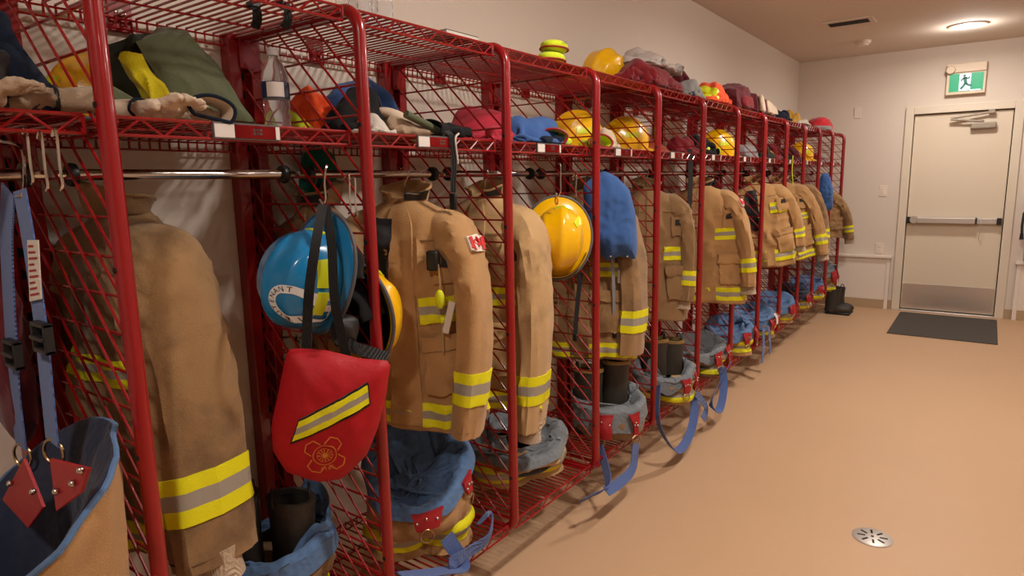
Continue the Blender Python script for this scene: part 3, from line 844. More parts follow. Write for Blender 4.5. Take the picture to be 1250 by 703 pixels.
def pants(label, loc, r=(.17, .17), rim=.22, tilt=.06, tdir=0., m=M_TAN, lin=M_DENIM, seed=1., tabs=(), legs=True, boots=(), sag=.05,
          h_legs=.13, drape=1.0, group='turnout trousers on the bottom shelves', lumps=1.0, roll=1.0, shell_h=None, flip_rim=False, leg_dir=0.):
    """origin at the base centre; rim = mean height of the waist opening; tdir = direction in which the rim is highest"""
    t = thing('turnout_trousers', label, 'trousers', loc, (0, 0, 0), group)
    rx, ry = r
    z0 = h_legs*.55 if legs else .004
    def rimz(th): return rim+tilt*math.cos(th-tdir)+.012*nz((math.cos(th), math.sin(th), 0), 2.2, seed)
    PK = smooth_keys([(0, .70), (.15, .90), (.4, 1.03), (.7, 1.0), (.9, .95), (1, .94)])
    def shell(u, v):
        th = 2*pi*u; k = float(PK(v)[0])
        zz = lerp(z0+.012*math.sin(3*th+seed), rimz(th), v)
        pp = (math.cos(th), math.sin(th), zz*3)
        k += .10*nz(pp, 1.8, seed)+.10*crease((pp[0], pp[1], pp[2]*1.6), 1.8, seed+4)*math.sin(pi*min(1, v*1.02))*(1-.7*sst(.5, .8, v))
        return Vector((rx*k*math.cos(th), ry*k*math.sin(th), zz))
    sh = surf('trouser_shell', shell, 60, 24, m, t, cap0=True)
    LK = smooth_keys([(0, 1.075, -.055), (.07, 1.085, -.02), (.14, 1.04, .014*roll), (.22, .95, .018*roll), (.34, .82, .0), (.52, .64, -.03-sag*.5), (.76, .38, -.05-sag), (1, .05, -.05-sag)])
    def lining(u, v):
        th = 2*pi*u; k, dz = LK(v)
        edge = shell(u, 1.0)
        if v < .14: dz = dz*(drape*(1+.9*nz((math.cos(th), math.sin(th), 7), 1.7, seed+2)))+.014*roll*(1-drape)*(v/.14) if v < .14 else dz
        pp = (k*math.cos(th), k*math.sin(th), seed)
        am = lumps*sst(.14, .36, v)
        pl = .6*math.sin(4*th+seed*3+2.4*v+1.5*nz(pp, 1.2, seed))+.45*math.sin(7*th+seed*5-3*v+2*nz(pp, 1.5, seed+3))
        dz2 = dz+am*(.050*nz(pp, 1.7, seed)+.020*pl+.016*nz(pp, 5, seed+9))
        kk = k+am*(.075*pl*min(1, k*1.6)+.06*nz(pp, 2.2, seed+5))+.022*nz((pp[0], pp[1], v*2), 4, seed+1)
        zz = lerp(rim, edge.z, sst(.95, .1, v))+dz2
        zz = max(zz, z0+.012)
        return Vector((edge.x*kk, edge.y*kk, zz))
    # lining: a tube of cloth pinned round the waist that collapses inwards (small cloth solver)
    NU, NV = 84, 28; Hh = .34*lumps+.06
    e_ = np.array([tuple(shell(i/NU, 1.0)) for i in range(NU)])
    dn = np.array([drape*.055*(1+.9*nz((math.cos(2*pi*i/NU), math.sin(2*pi*i/NU), 7), 1.7, seed+2)) for i in range(NU)])
    X = np.zeros((NV, NU, 3)); X[0] = e_*np.array([1.17, 1.17, 1])-np.stack([dn*0, dn*0, dn], -1)
    X[1] = e_*np.array([1.10, 1.10, 1])+np.array([0, 0, .006])
    rgs = np.random.RandomState(int(seed*977) % 99991); thv = np.arange(NU)*2*pi/NU
    wob = sum(rgs.uniform(.4, 1)*np.sin(k*thv+rgs.uniform(0, 6.3)) for k in (2, 3, 5, 7, 11))/5
    for j in range(2, NV):
        f = (j-1)/(NV-2)
        kk = 1.08-.22*f+.10*wob*f
        X[j, :, 0] = e_[:, 0]*kk; X[j, :, 1] = e_[:, 1]*kk; X[j, :, 2] = e_[:, 2]+Hh*f+.02*np.sin(thv*4+seed)*f
    lv = Hh/(NV-2); lh = np.linalg.norm(np.roll(X[1], -1, 0)-X[1], axis=-1, keepdims=True)*1.0
    Pv = X.copy(); pin = X[:2].copy()
    ea_ = np.arctan2(e_[:, 1], e_[:, 0]) % (2*pi); od_ = np.argsort(ea_)
    re_ = np.interp(thv, ea_[od_], np.hypot(e_[:, 0], e_[:, 1])[od_], period=2*pi)
    def con(A, B, L, k):
        d = B-A; l = np.sqrt((d*d).sum(-1, keepdims=True))+1e-9
        q_ = d*(.5*k*(l-L)/l); A += q_; B -= q_
    zfl = max(z0+.02, rim-.045-sag)
    for it in range(150):
        V = (X-Pv)*.92; Pv = X.copy(); X = X+V; X[2:, :, 2] -= .0012
        if it < 60: X[2:, :, :2] *= 1-.004*np.linspace(.2, 1, NV-2)[:, None, None]
        for _ in range(4):
            for o in (0, 1):
                con(X[o:-1:2], X[o+1::2][:X[o:-1:2].shape[0]], lv, 1.)
                A = X[:, o::2]; Bi = (np.arange(o, NU, 2)+1) % NU; B = X[:, Bi]; con(A, B, lh[None, o::2], 1.); X[:, o::2] = A; X[:, Bi] = B
            con(X[:-2], X[2:], 2*lv, .10)
            A = X[:-1]; B = np.roll(X[1:], -1, 1); con(A, B, np.sqrt(lv*lv+lh[None]**2), .25); X[:-1] = A; X[1:] = np.roll(B, 1, 1)
            # stay inside the waist, above the bundled cloth, outside the boots
            q_ = np.sqrt((X[..., 0]/rx)**2+(X[..., 1]/ry)**2)+1e-9
            ai = (np.round((np.arctan2(X[..., 1], X[..., 0]) % (2*pi))/(2*pi)*NU).astype(int)) % NU
            rt_ = np.hypot(X[..., 0], X[..., 1])/re_[ai]
            X[..., 2] = np.where(np.abs(rt_-.98) < .16, np.maximum(X[..., 2], e_[ai, 2]+.012-.02*(np.abs(rt_-.98)/.16)**2), X[..., 2])
            dome = zfl+.07*np.clip(1-(q_/.95)**2, 0, 1)*(0 if boots else 1)+tilt*.9*(X[..., 0]/rx*math.cos(tdir)+X[..., 1]/ry*math.sin(tdir))
            X[2:, :, 2] = np.maximum(X[2:, :, 2], dome[2:])
            lim = np.where(X[..., 2] > rim+tilt+.05, 1.06, 1.14); f_ = np.where(q_ > lim, lim/q_, 1.)
            X[2:, :, 0] *= f_[2:]; X[2:, :, 1] *= f_[2:]
            for bo_ in boots:
                dx_, dy_ = X[..., 0]-bo_[0], X[..., 1]-bo_[1]; l_ = np.sqrt(dx_*dx_+dy_*dy_)+1e-9; m_ = np.where(l_ < .078, .078/l_, 1.)
                X[..., 0] = bo_[0]+dx_*m_; X[..., 1] = bo_[1]+dy_*m_
            X[:2] = pin
    mb = MB(); mb.add([tuple(X[j, i]) for j in range(NV) for i in range(NU)], [(j*NU+i, j*NU+(i+1) % NU, (j+1)*NU+(i+1) % NU, (j+1)*NU+i) for j in range(NV-1) for i in range(NU)])
    li = mb.build('quilted_lining', lin, t, fixn=False); li.data.set_sharp_from_angle(angle=pi)
    sb = li.modifiers.new('smooth', 'SUBSURF'); sb.levels = 1; sb.render_levels = 1
    MB().add([tuple(v_) for v_ in np.stack([e_[:, 0]*.93, e_[:, 1]*.93, e_[:, 2]-.04-sag], -1)], [tuple(range(NU))]).build('inner_cloth', lin, t)
    if legs:
        for s in (-1, 1):
            cx, cy = s*.42*rx*math.cos(leg_dir), s*.42*ry*math.sin(leg_dir)
            def leg(u, v, cx=cx, cy=cy):
                th = 2*pi*u; rr = (.56+.06*math.sin(v*9+seed)+.06*nz((math.cos(th), math.sin(th), v), 2, seed+s))*min(rx, ry)*1.15
                return Vector((cx+rr*math.cos(th), cy+rr*math.sin(th), .004+h_legs*v))
            lg = surf('trouser_leg', leg, 30, 8, m, t, cap0=True, cap1=True)
            band('leg_band', leg, .18, .78, lg, nu=30, sgn=SGN(leg, (cx, cy, h_legs/2)))
    s_ = SGN(shell, (0, 0, rim/2))
    rings = []; to = .018+.020*min(1, drape)
    for tb in tabs:
        u, w_, vlo = tb[0], tb[1], tb[2]
        ro = (lambda a, b: (.5+(a-.5)*(1-.35*b), b))
        tp = patch('red_tab', shell, u-w_/2, u+w_/2, .97, vlo, M_REDT, t, 8, 6, to, .010, s_, shape=ro)
        for (da, vv) in ((-.28, lerp(.97, vlo, .55)), (0, lerp(.97, vlo, .45)), (.28, lerp(.97, vlo, .55))):
            p = shell(u+da*w_, vv)+fnorm(shell, u+da*w_, vv)*s_*(to+.001)
            MB().ball(p, .0055, 8, 6).build('rivet', M_NICKEL, tp)
        p = shell(u, vlo)+fnorm(shell, u, vlo)*s_*to
        th = 2*pi*u
        ring('d_ring', p+Vector((0, 0, -.018)), .021, .0026, M_BRASS, tp, (0, 0, th+pi/2))
        rings.append(p+Vector((0, 0, -.036)))
    for b in boots: boot_mesh(t, *b)
    return t, shell, rings, lining


# ------------------------------------------------------------------ helmet
def helmet(label, loc, M3, col=M_YHELM, strips=((.25, .2),), text=None, trim=M_TRIMG, dims=(.112, .138, .15), brim=(.018, .05), visor=False, panel=True,
           group=None, name='fire_helmet', size=1.0, flaps=True, dark=M_BLACKC, strap=False):
    """local: dome top = +z, brow = -y, wide rear brim = +y; M3 = 3x3 rotation"""
    t = thing(name, label, 'helmet', loc, (0, 0, 0), group)
    t.rotation_euler = M3.to_euler(); t.scale = (size,)*3
    A, B, H = dims
    def dome(u, v):
        th = 2*pi*u; ph = v*pi/2
        c, s = math.cos(th), math.sin(th)
        k = math.sin(ph)**.92
        z = H*math.cos(ph)**.85 if ph < pi/2-1e-6 else 0.
        x, y = A*k*c, B*k*s
        d = 0.
        if panel:
            d += .010*math.exp(-(x/.016)**2)*sst(1, .55, v)+.006*(math.exp(-((abs(x)-.062)/.010)**2))*sst(1, .7, v)*sst(.15, .4, v)
        n = Vector((x/A**2, y/B**2, z/H**2+1e-6)).normalized()
        return Vector((x, y, z))+n*d
    sh = surf('shell', dome, 56, 28, col, t)
    def br(u, v):
        th = 2*pi*u; e = lerp(brim[0], brim[1], (math.sin(th)*.5+.5)**1.6)
        q = dome(u, 1.0); o = Vector((math.cos(th)/A, math.sin(th)/B, 0)).normalized()
        return q+o*e*v+Vector((0, 0, -.012*v-.01*v*v*max(0, math.sin(th))))
    b = surf('brim', br, 56, 6, col, t, thick=.004)
    pts = [br(i/56, 1.0) for i in range(56)]
    MB().tube(pts, .0052, 8, closed=True).build('edge_trim', trim, b)
    def inner(u, v):
        p = dome(u, v); return Vector((p.x*.93, p.y*.93, p.z*.92-.004))
    surf('inner_liner', inner, 40, 14, dark, t)
    s_ = SGN(dome, (0, 0, 0))
    for (uc, vc, du, dv) in strips:
        patch('reflective_strip', dome, uc-du/2, uc+du/2, vc-dv/2, vc+dv/2, M_LIMES, t, 10, 6, .003, .004, s_)
    if text: text(dome, t, s_)
    if visor:
        def vis(u, v):
            th = lerp(-pi*.9, -pi*.1, u)
            return Vector(((A+.02)*math.cos(th)*(1+.06*v), (B+.02)*math.sin(th)*(1+.06*v), .02-.10*v))
        surf('visor', vis, 24, 6, M_VISOR, t, closed=False, thick=.003)
    if flaps:
        def fl(u, v):
            th = lerp(pi*.08, pi*.92, u); k = .9-.05*v
            return Vector((A*k*math.cos(th), B*k*math.sin(th), -.006-.085*v+.006*math.sin(u*25)))
        surf('neck_flap', fl, 28, 6, dark, t, closed=False, thick=.005)
    if strap:
        ribbon('chin_strap', [(A*.9, 0, -.01), (A*.8, -.03, -.08), (0, -.05, -.13), (-A*.8, -.03, -.08), (-A*.9, 0, -.01)], .02, M_BLACKW, t, (0, 1, 0))
    return t


def axes(up, dome):
    """rotation whose +z points along dome and whose +y leans towards up"""
    z = Vector(dome).normalized(); y = Vector(up); y = (y-z*y.dot(z)).normalized(); x = y.cross(z)
    return Matrix((x, y, z)).transposed()


# ------------------------------------------------------------------ soft heaps, bags, gloves
def heap_f(size, seed=1., amp=.22, fold=.16, p=.75, fs=2.2, aniso=(1, 1, 1)):
    sx, sy, sz = size
    def f(u, v):
        th = 2*pi*u; a = v*pi/2
        r = math.sin(a)**p; c, s = math.cos(th), math.sin(th)
        h = math.cos(a)**.9 if v < 1 else 0.
        pp = (r*c*aniso[0], r*s*aniso[1], h*aniso[2])
        k = 1+amp*nz(pp, 1.5, seed)+fold*crease(pp, fs*.8, seed+3)*.9+fold*.5*crease(pp, fs*1.7, seed+8)
        tuck = 1 if v < .93 else 1-.10*(v-.93)/.07
        return Vector((sx*r*c*k*tuck, sy*r*s*k*tuck, max(0., sz*h*(k if v > 0 else 1+amp*nz((0, 0, aniso[2]), 1.5, seed)))))
    return f


def drape_pts(size, seed, n=44, over=1.5, steps=140, lump=1.0):
    """small cloth solver: a sheet dropped over soft lumps and bunched up inside the footprint"""
    rg = np.random.RandomState(int(seed*1000) % 100000)
    sx, sy, sz = size
    ex, ey = (sx+sz)*over, (sy+sz)*over
    gx, gy = np.meshgrid(np.linspace(-ex, ex, n), np.linspace(-ey, ey, n), indexing='ij')
    a0 = rg.uniform(-.5, .5); 
    X = np.stack([gx*math.cos(a0)-gy*math.sin(a0)*ex/ey, gx*math.sin(a0)*ey/ex+gy*math.cos(a0), np.full_like(gx, sz*1.05)], -1)
    rx, ry = 2*ex/(n-1), 2*ey/(n-1)
    ph = rg.uniform(0, 6.28, 8); kx, ky = gx/ex, gy/ey
    X[..., 2] += .22*sz*(np.sin(7*kx+4*ky+ph[0])+np.sin(9*ky-5*kx+ph[1])+.6*np.sin(15*kx+ph[2])+.6*np.sin(14*ky+6*kx+ph[3]))
    X[..., :2] += rg.uniform(-.15, .15, (n, n, 2))*min(rx, ry)
    C = [((0, 0, 0), (sx*.66, sy*.66, sz*.84))]
    for k in range(3):
        C.append(((rg.uniform(-.4, .4)*sx, rg.uniform(-.5, .5)*sy, sz*rg.uniform(.3, .55)*lump), (sx*rg.uniform(.3, .45), sy*rg.uniform(.25, .4), sz*rg.uniform(.42, .55))))
    P_ = X.copy()
    def con(A, B, L, k):
        d = B-A; l = np.sqrt((d*d).sum(-1, keepdims=True))+1e-9
        q = d*(.5*k*(l-L)/l); A += q; B -= q
    for it in range(steps):
        V = (X-P_)*.93; P_ = X.copy(); X = X+V; X[..., 2] -= .0011
        sh = max(0., 1-it/(steps*.65))
        bx, by = sx+(ex*1.25-sx)*sh, sy+(ey*1.25-sy)*sh
        for _ in range(4):
            for o in (0, 1):
                con(X[o:-1:2], X[o+1::2], rx, 1.) if o == 0 or True else None
                con(X[:, o:-1:2], X[:, o+1::2], ry, 1.)
            con(X[:-2], X[2:], 2*rx, .12); con(X[:, :-2], X[:, 2:], 2*ry, .12)
            con(X[:-1, :-1], X[1:, 1:], math.hypot(rx, ry), .3); con(X[1:, :-1], X[:-1, 1:], math.hypot(rx, ry), .3)
            for c, r in C:
                q = (X-np.array(c))/np.array(r); l = np.sqrt((q*q).sum(-1, keepdims=True))+1e-9
                X = np.where(l < 1, np.array(c)+q/l*np.array(r), X)
            q = np.abs(X[..., 0:1]/bx)**3+np.abs(X[..., 1:2]/by)**3
            f = np.where(q > 1, q**(-1/3.), 1.); X[..., :2] *= f
            X[..., 2] = np.maximum(X[..., 2], .003)
    return X


def heap(name, label, cat, loc, size, m, seed=1., rotz=0., amp=.22, fold=.16, p=.75, fs=2.2, aniso=(1, 1, 1), group=None, res=(64, 30), patches=(), over=1.45, lump=1.0):
    """crumpled cloth lying on a shelf; patches = (name, i0, i1, j0, j1, material) in sheet fractions"""
    X = drape_pts(size, seed, over=over, lump=lump); n = X.shape[0]
    N_ = np.cross(np.gradient(X, axis=0), np.gradient(X, axis=1)); N_ /= np.linalg.norm(N_, axis=-1, keepdims=True)+1e-9
    mean = sum(size)/3; D = np.zeros((n, n))
    for i in range(n):
        for j in range(n):
            q_ = X[i, j]/mean
            D[i, j] = .10*crease(q_, .9, seed)+.07*crease(q_, 1.9, seed+4)+.05*nz(q_, 1.3, seed+7)
    X = X+N_*(D*mean*(fold/.2))[..., None]; X[..., 2] = np.maximum(X[..., 2], .003)
    def grid(nm, i0, i1, j0, j1, mm, par, off):
        mb = MB(); w_ = j1-j0+1
        N_ = np.cross(np.gradient(X, axis=0), np.gradient(X, axis=1)); N_ /= np.linalg.norm(N_, axis=-1, keepdims=True)+1e-9
        Y = X+N_*off
        mb.add([tuple(Y[i, j]) for i in range(i0, i1+1) for j in range(j0, j1+1)], [(a*w_+b, (a+1)*w_+b, (a+1)*w_+b+1, a*w_+b+1) for a in range(i1-i0) for b in range(w_-1)])
        o = mb.build(nm, mm, par, fixn=False)
        o.data.set_sharp_from_angle(angle=pi)
        sd = o.modifiers.new('thick', 'SOLIDIFY'); sd.thickness = .004; sd.offset = 0
        sb = o.modifiers.new('smooth', 'SUBSURF'); sb.levels = 1; sb.render_levels = 1
        return o
    if patches:
        t = thing(name, label, cat, loc, (0, 0, rotz), group)
        grid('cloth_body', 0, n-1, 0, n-1, m, t, 0)
        for (nm, a, b, c, d, mm) in patches:
            grid(nm, int(a*(n-1)), max(int(a*(n-1))+1, int(b*(n-1))), int(c*(n-1)), max(int(c*(n-1))+1, int(d*(n-1))), mm, t, .004)
        return t
    o = grid(name, 0, n-1, 0, n-1, m, None, 0)
    o.location = loc; o.rotation_euler = (0, 0, rotz)
    return tag(o, label, cat, group)


def hexa_f(c, rnd=.5, bulge=.06, nsd=1., namp=.01, fold=.01, fs=6.):
    """soft box through 8 corners c[0..7] (x fastest, then y, then z): returns f(face, a, b)"""
    C = [Vector(q) for q in c]
    def tri(x, y, z):
        x, y, z = (x+1)/2, (y+1)/2, (z+1)/2
        return (C[0]*(1-x)*(1-y)*(1-z)+C[1]*x*(1-y)*(1-z)+C[2]*(1-x)*y*(1-z)+C[3]*x*y*(1-z)
                + C[4]*(1-x)*(1-y)*z+C[5]*x*(1-y)*z+C[6]*(1-x)*y*z+C[7]*x*y*z)
    ctr = tri(0, 0, 0)
    def warp(q):
        x, y, z = q
        s = Vector((x*math.sqrt(max(0, 1-y*y/2-z*z/2+y*y*z*z/3)), y*math.sqrt(max(0, 1-z*z/2-x*x/2+z*z*x*x/3)), z*math.sqrt(max(0, 1-x*x/2-y*y/2+x*x*y*y/3))))
        w_ = Vector(q).lerp(s, rnd)
        p = tri(*w_)
        d = (p-ctr).normalized()
        b = bulge*(1-abs(x)**4*abs(y)**4)*(1-max(abs(x*y), abs(y*z), abs(x*z)))
        return p+d*(b+namp*nz(p, 9, nsd)+fold*1.6*crease(p, fs, nsd+2)+fold*crease(p, fs*2.1, nsd+5))
    return warp


def hexa(name, c, m, parent=None, n=18, **k):
    wf = hexa_f(c, **k); mb = MB()
    idx = {}; vs = []
    def vid(q):
        kk = tuple(round(t*1000) for t in q)
        if kk not in idx: idx[kk] = len(vs); vs.append(wf(q))
        return idx[kk]
    fs = []
    for ax in range(3):
        for sg in (-1, 1):
            for i in range(n):
                for j in range(n):
                    quad = []
                    for (a, b) in ((i, j), (i+1, j), (i+1, j+1), (i, j+1)):
                        q = [0, 0, 0]; q[ax] = sg; q[(ax+1) % 3] = -1+2*a/n; q[(ax+2) % 3] = -1+2*b/n
                        quad.append(vid(tuple(q)))
                    fs.append(tuple(quad if sg > 0 else quad[::-1]))
    mb.add(vs, fs)
    return mb.build(name, m, parent)


def glove(label, loc, rot, m, trimm=None, size=1., seed=1., group='work gloves', cuff=None, name='work_glove', curl=.5):
    """local: wrist at origin, fingers along +y, back of the hand +z"""
    t = thing(name, label, 'glove', loc, rot, group); t.scale = (size,)*3
    mb = MB()
    def sect(y, w_, h, zc, n=20):
        return [Vector((w_*math.cos(2*pi*k/n), y, zc+h*math.sin(2*pi*k/n))) for k in range(n)]
    ys = [(-.002, .04, .024), (.03, .043, .024), (.06, .05, .024), (.09, .052, .022), (.112, .048, .018), (.12, .03, .010)]
    vs = []; n = 20
    for (y, w_, h) in ys: vs += sect(y, w_, h, .022+.006*math.sin(y*30+seed))
    fs = [(i*n+j, i*n+(j+1) % n, (i+1)*n+(j+1) % n, (i+1)*n+j) for i in range(len(ys)-1) for j in range(n)]
    fs += [tuple(range(n)), tuple((len(ys)-1)*n+j for j in range(n))[::-1]]
    mb.add(vs, fs)
    for k, (x, l) in enumerate(((-.036, .065), (-.012, .082), (.013, .078), (.036, .062))):
        cu = curl*(.8+.3*math.sin(seed*3+k))
        p = Vector((x, .10, .022)); a = .1; pts = [p.copy()]
        for q in range(6):
            a -= cu*.28; p = p+Vector((x*.05, math.cos(a)*l/6, math.sin(a)*l/6+.004)); p.z = max(p.z, .012); pts.append(p.copy())
        mb.tube(pts, [.0135, .0135, .013, .0125, .012, .0105, .006], 10)
    pts = [Vector((.035, .03, .02)), Vector((.058, .055, .016)), Vector((.07, .08, .015)), Vector((.070, .103, .014)), Vector((.066, .115, .013))]
    mb.tube(pts, [.016, .017, .0155, .0135, .007], 10)
    g = mb.build('hand', m, t)
    rm = g.modifiers.new('remesh', 'REMESH'); rm.mode = 'VOXEL'; rm.voxel_size = .004; rm.use_smooth_shade = True
    sm = g.modifiers.new('smooth', 'SMOOTH'); sm.iterations = 3; sm.factor = .5
    if 'crumple' not in bpy.data.textures:
        tx = bpy.data.textures.new('crumple', 'CLOUDS'); tx.noise_scale = .03; tx.noise_depth = 2
    dm = g.modifiers.new('crumple', 'DISPLACE'); dm.texture = bpy.data.textures['crumple']; dm.strength = .022; dm.mid_level = .5
    def cf(u, v):
        th = 2*pi*u; w_ = .042+.014*v+.003*math.sin(th*3+seed); h = .025+.010*v
        return Vector((w_*math.cos(th), .004-.075*v, max(.003, .025+h*math.sin(th))))
    c = surf('glove_cuff', cf, 28, 8, cuff or m, t, thick=.004)
    if trimm:
        MB().tube([cf(i/28, 1) for i in range(28)], .005, 7, closed=True).build('cuff_trim', trimm, c)
        MB().tube([cf(i/28, .0)*1.0+Vector((0, .002, 0)) for i in range(28)], .004, 7, closed=True).build('wrist_trim', trimm, c)
    return t

# ================================================================== the gear
G_COAT = 'turnout coats on the hanger rods'
# ---- coats
coat('tan turnout coat in the locker under the olive bag, its sleeve turned to the aisle', (-.335, .69, ZROD), (0, 0, pi), .79, M_TAN2, 1.3, wid=.9,
     right=dict(end=(-.262, -.01, -.875), elbow=(-.215, .0, -.45), r=1.10), left=dict(end=(.24, -.05, -.70)))
coat('bright tan turnout coat with a flag patch and clipped keys and whistle', (-.19, 1.47, ZROD), (0, 0, .42), .72, M_TAN, 2.1,
     left=dict(end=(.205, -.085, -.81), elbow=(.275, -.05, -.42), r=.98, knit=False), right=dict(end=(-.22, 0, -.74)), flag=.95, opened=True, gear=True, chest_v=(.42, .53), hem_v=(.88, .98))
coat('long tan turnout coat hung behind the yellow helmet, its sleeve reaching the trousers', (-.25, 1.955, ZROD), (0, 0, .12), .82, M_TAN4, 3.7,
     left=dict(end=(.195, -.04, -.965), elbow=(.25, -.02, -.5), r=1.0), right=dict(end=(-.22, 0, -.74)), cuff_v=(.865, .935))
coat('worn brown turnout coat hung behind the large blue hood', (-.25, 2.72, ZROD), (0, 0, .12), .80, M_TAN2, 4.2,
     left=dict(end=(.245, -.03, -.84), elbow=(.27, 0, -.45), r=1.05, knit=False), right=dict(end=(-.22, 0, -.74)))
coat('brown turnout coat hung open between the blue hood and the flag coat', (-.22, 3.33, ZROD), (0, 0, .75), .74, M_TAN3, 5.5,
     left=dict(end=(.20, -.06, -.70), elbow=(.25, -.03, -.4)), right=dict(end=(-.2, -.02, -.74)), chest_v=(.44, .54), hem=False)
coat('tan turnout coat with a flag patch and chest pocket bulging past the tubes', (-.165, 3.99, ZROD), (0, -.05, .42), .74, M_TAN, 6.4,
     left=dict(end=(.27, -.06, -.715), elbow=(.27, -.02, -.38)), right=dict(end=(-.22, 0, -.7)), flag=.95, chest_v=(.36, .46), hem_v=(.86, .97))
coat('dark navy jacket hung in the locker under the orange vest', (-.31, 4.52, ZROD), (0, 0, .1), .74, M_NAVY, 7.1, chest=False, hem=False,
     left=dict(end=(.24, -.03, -.72)), right=dict(end=(-.22, 0, -.7)), knit=False)
coat('tan turnout coat whose banded front panel swings out over the tubes', (-.16, 5.13, ZROD), (0, -.16, .40), .64, M_TAN, 8.3,
     left=dict(end=(.26, .03, -.60), elbow=(.27, .03, -.35)), right=dict(end=(-.22, 0, -.6)), chest_v=(.26, .38), hem_v=(.80, .93), opened=True)
coat('tan turnout coat with a dark barred cuff band beside the red pouch', (-.15, 5.80, ZROD), (0, -.12, .25), .66, M_TAN, 9.2,
     left=dict(end=(.29, -.02, -.72), elbow=(.28, 0, -.4)), right=dict(end=(-.22, 0, -.6)))
coat('tan turnout coat hung in the locker under the tan gloves', (-.2, 6.40, ZROD), (0, -.08, .2), .70, M_TAN2, 10.2,
     left=dict(end=(.27, -.02, -.70)), right=dict(end=(-.22, 0, -.6)))
coat('tan turnout coat at the end of the row below the small blue hood', (-.19, 7.55, 1.395), (0, -.10, .35), .52, M_TAN2, 11.7,
     left=dict(end=(.285, -.02, -.62), elbow=(.28, 0, -.35)), right=dict(end=(-.22, 0, -.6)), chest_v=(.68, .82), hem=False)

# ---- trousers pushed down round boots on the bottom shelves
ZB2 = ZBOT+.002
def straps(t, specs):
    for sp in specs: ribbon('suspender', [Vector(q)-t.location for q in sp[0]], sp[1] if len(sp) > 1 else .04, M_BLUEW, t, sp[2] if len(sp) > 2 else (0, 1, 0), sp[3] if len(sp) > 3 else 0.)

t, sh, rg, ln = pants('tan trousers with blue quilted lining round a pair of black boots, below the olive bag', (-.30, .985, ZB2), (.16, .15), .20, .03, .5, M_TAN3, M_DENIM, 1.7,
    boots=((-.06, -.065, .01, .36, (.0, -.01), .4, False, M_BOOT), (.03, .04, .01, .33, (.01, 0), .4, False, M_BOOT)), lumps=.6)
t, sh, rg, ln = pants('tan trousers with a wide open blue quilted lining and red strap tab', (-.195, 1.475, ZB2), (.165, .175), .31, .11, 2.4, M_TAN, M_DENIM, 2.4,
    tabs=((.90, .085, .55), (.06, .05, .62)), lumps=1.15, sag=.06, leg_dir=.9, drape=.5)
straps(t, [([pix(545, 655, x=-.02), pix(565, 690, x=.02), pix(540, 697, x=.03), pix(490, 703, x=.02)], .05, (0, .6, .8)),
           ([pix(583, 640, x=-.02), pix(600, 625, x=.0), pix(597, 655, x=.02), pix(575, 672, x=.02), pix(548, 690, x=.025)], .045, (0, 1, .3), .8)])
t, sh, rg, ln = pants('tan trousers with grey lining spread wide under the long sleeve', (-.235, 2.105, ZB2), (.20, .205), .165, .03, 2.2, M_TAN4, M_GREYL, 3.3, lumps=.9, sag=.03, leg_dir=1.2, drape=.35)
t, sh, rg, ln = pants('grey lined trousers slumped off the shelf round two tall brown boots', (-.105, 2.70, ZB2), (.165, .16), .195, .03, 2.2, M_TAN3, M_GREYL, 4.6,
    boots=((-.085, -.06, .01, .33, (0, 0), .3), (.0, .035, .01, .36, (.0, .01), .3)), tabs=((.80, .07, .35), (.93, .05, .4)), lumps=.9, roll=1.6, legs=False, drape=1.6)
straps(t, [([t.location+rg[0], pix(742, 590, x=.07), pix(722, 605, x=.05), pix(708, 612, x=.03)], .045, (0, .5, .8)),
           ([t.location+rg[1], pix(772, 572, x=.08), pix(755, 590, x=.08), pix(740, 600, x=.08)], .045, (0, .5, .8), .6)])
t, sh, rg, ln = pants('grey lined tan trousers with blue suspender loops trailing to the floor', (-.10, 3.33, ZB2), (.16, .175), .185, .03, 2.2, M_TAN, M_GREYL, 5.2,
    boots=((-.045, -.02, .01, .34, (0, 0), .3), (.01, .07, .01, .32, (.0, .01), .3)), tabs=((.93, .05, .35), (.02, .05, .35)), lumps=.6, roll=1.5)
straps(t, [([pix(804, 470, x=.04), pix(803, 512, x=.07), pix(815, 540, x=.10), pix(828, 550, x=.11), pix(842, 530, x=.10), pix(848, 500, x=.08), pix(845, 478, x=.05)], .045, (.3, 0, .9)),
           ([t.location+rg[1], pix(862, 497, x=.07), pix(858, 512, x=.08)], .04, (0, 1, 0))])
FAR = [(3.93, M_TAN2, M_GREYL, 'grey lined trousers with red tabs below the bulging flag coat', 6.1, .19),
       (4.52, M_TAN, M_DENIM, 'blue lined trousers heaped behind the tubes under the navy jacket', 7.4, .20),
       (5.12, M_TAN3, M_DENIM, 'blue lined trousers with a white tag below the swinging coat', 8.1, .19),
       (5.75, M_TAN, M_DENIM, 'blue lined tan trousers below the red pouch', 9.6, .19),
       (6.35, M_TAN2, M_NAVYL, 'dark lined trousers in the locker under the tan gloves', 10.3, .18),
       (6.95, M_TAN, M_DENIM, 'blue lined trousers in the locker next to last', 11.4, .18),
       (7.55, M_TAN2, M_GREYL, 'grey lined trousers with a red panel at the end of the row', 12.2, .26)]
FT = {}
for (y, m, l, lab, sd, rm_) in FAR:
    t, sh, rg, ln = pants(lab, (-.115, y, ZB2), (.15, .17), rm_, .04, 2.0, m, l, sd, tabs=((.93, .06, .35), (.03, .05, .4)), lumps=1.0)
    FT[y] = (t, rg)
t, rg = FT[3.93]
straps(t, [([t.location+rg[1], pix(868, 490, x=.09), pix(878, 500, x=.10), pix(884, 470, x=.08), pix(881, 448, x=.05)], .045, (.3, .3, .8))])
ribbon('white_tag', [Vector((.17, -.05, .2)), Vector((.19, -.05, .17)), Vector((.195, -.05, .12))], .05, M_WHITEC, FT[5.12][0])
t, rg = FT[4.52]
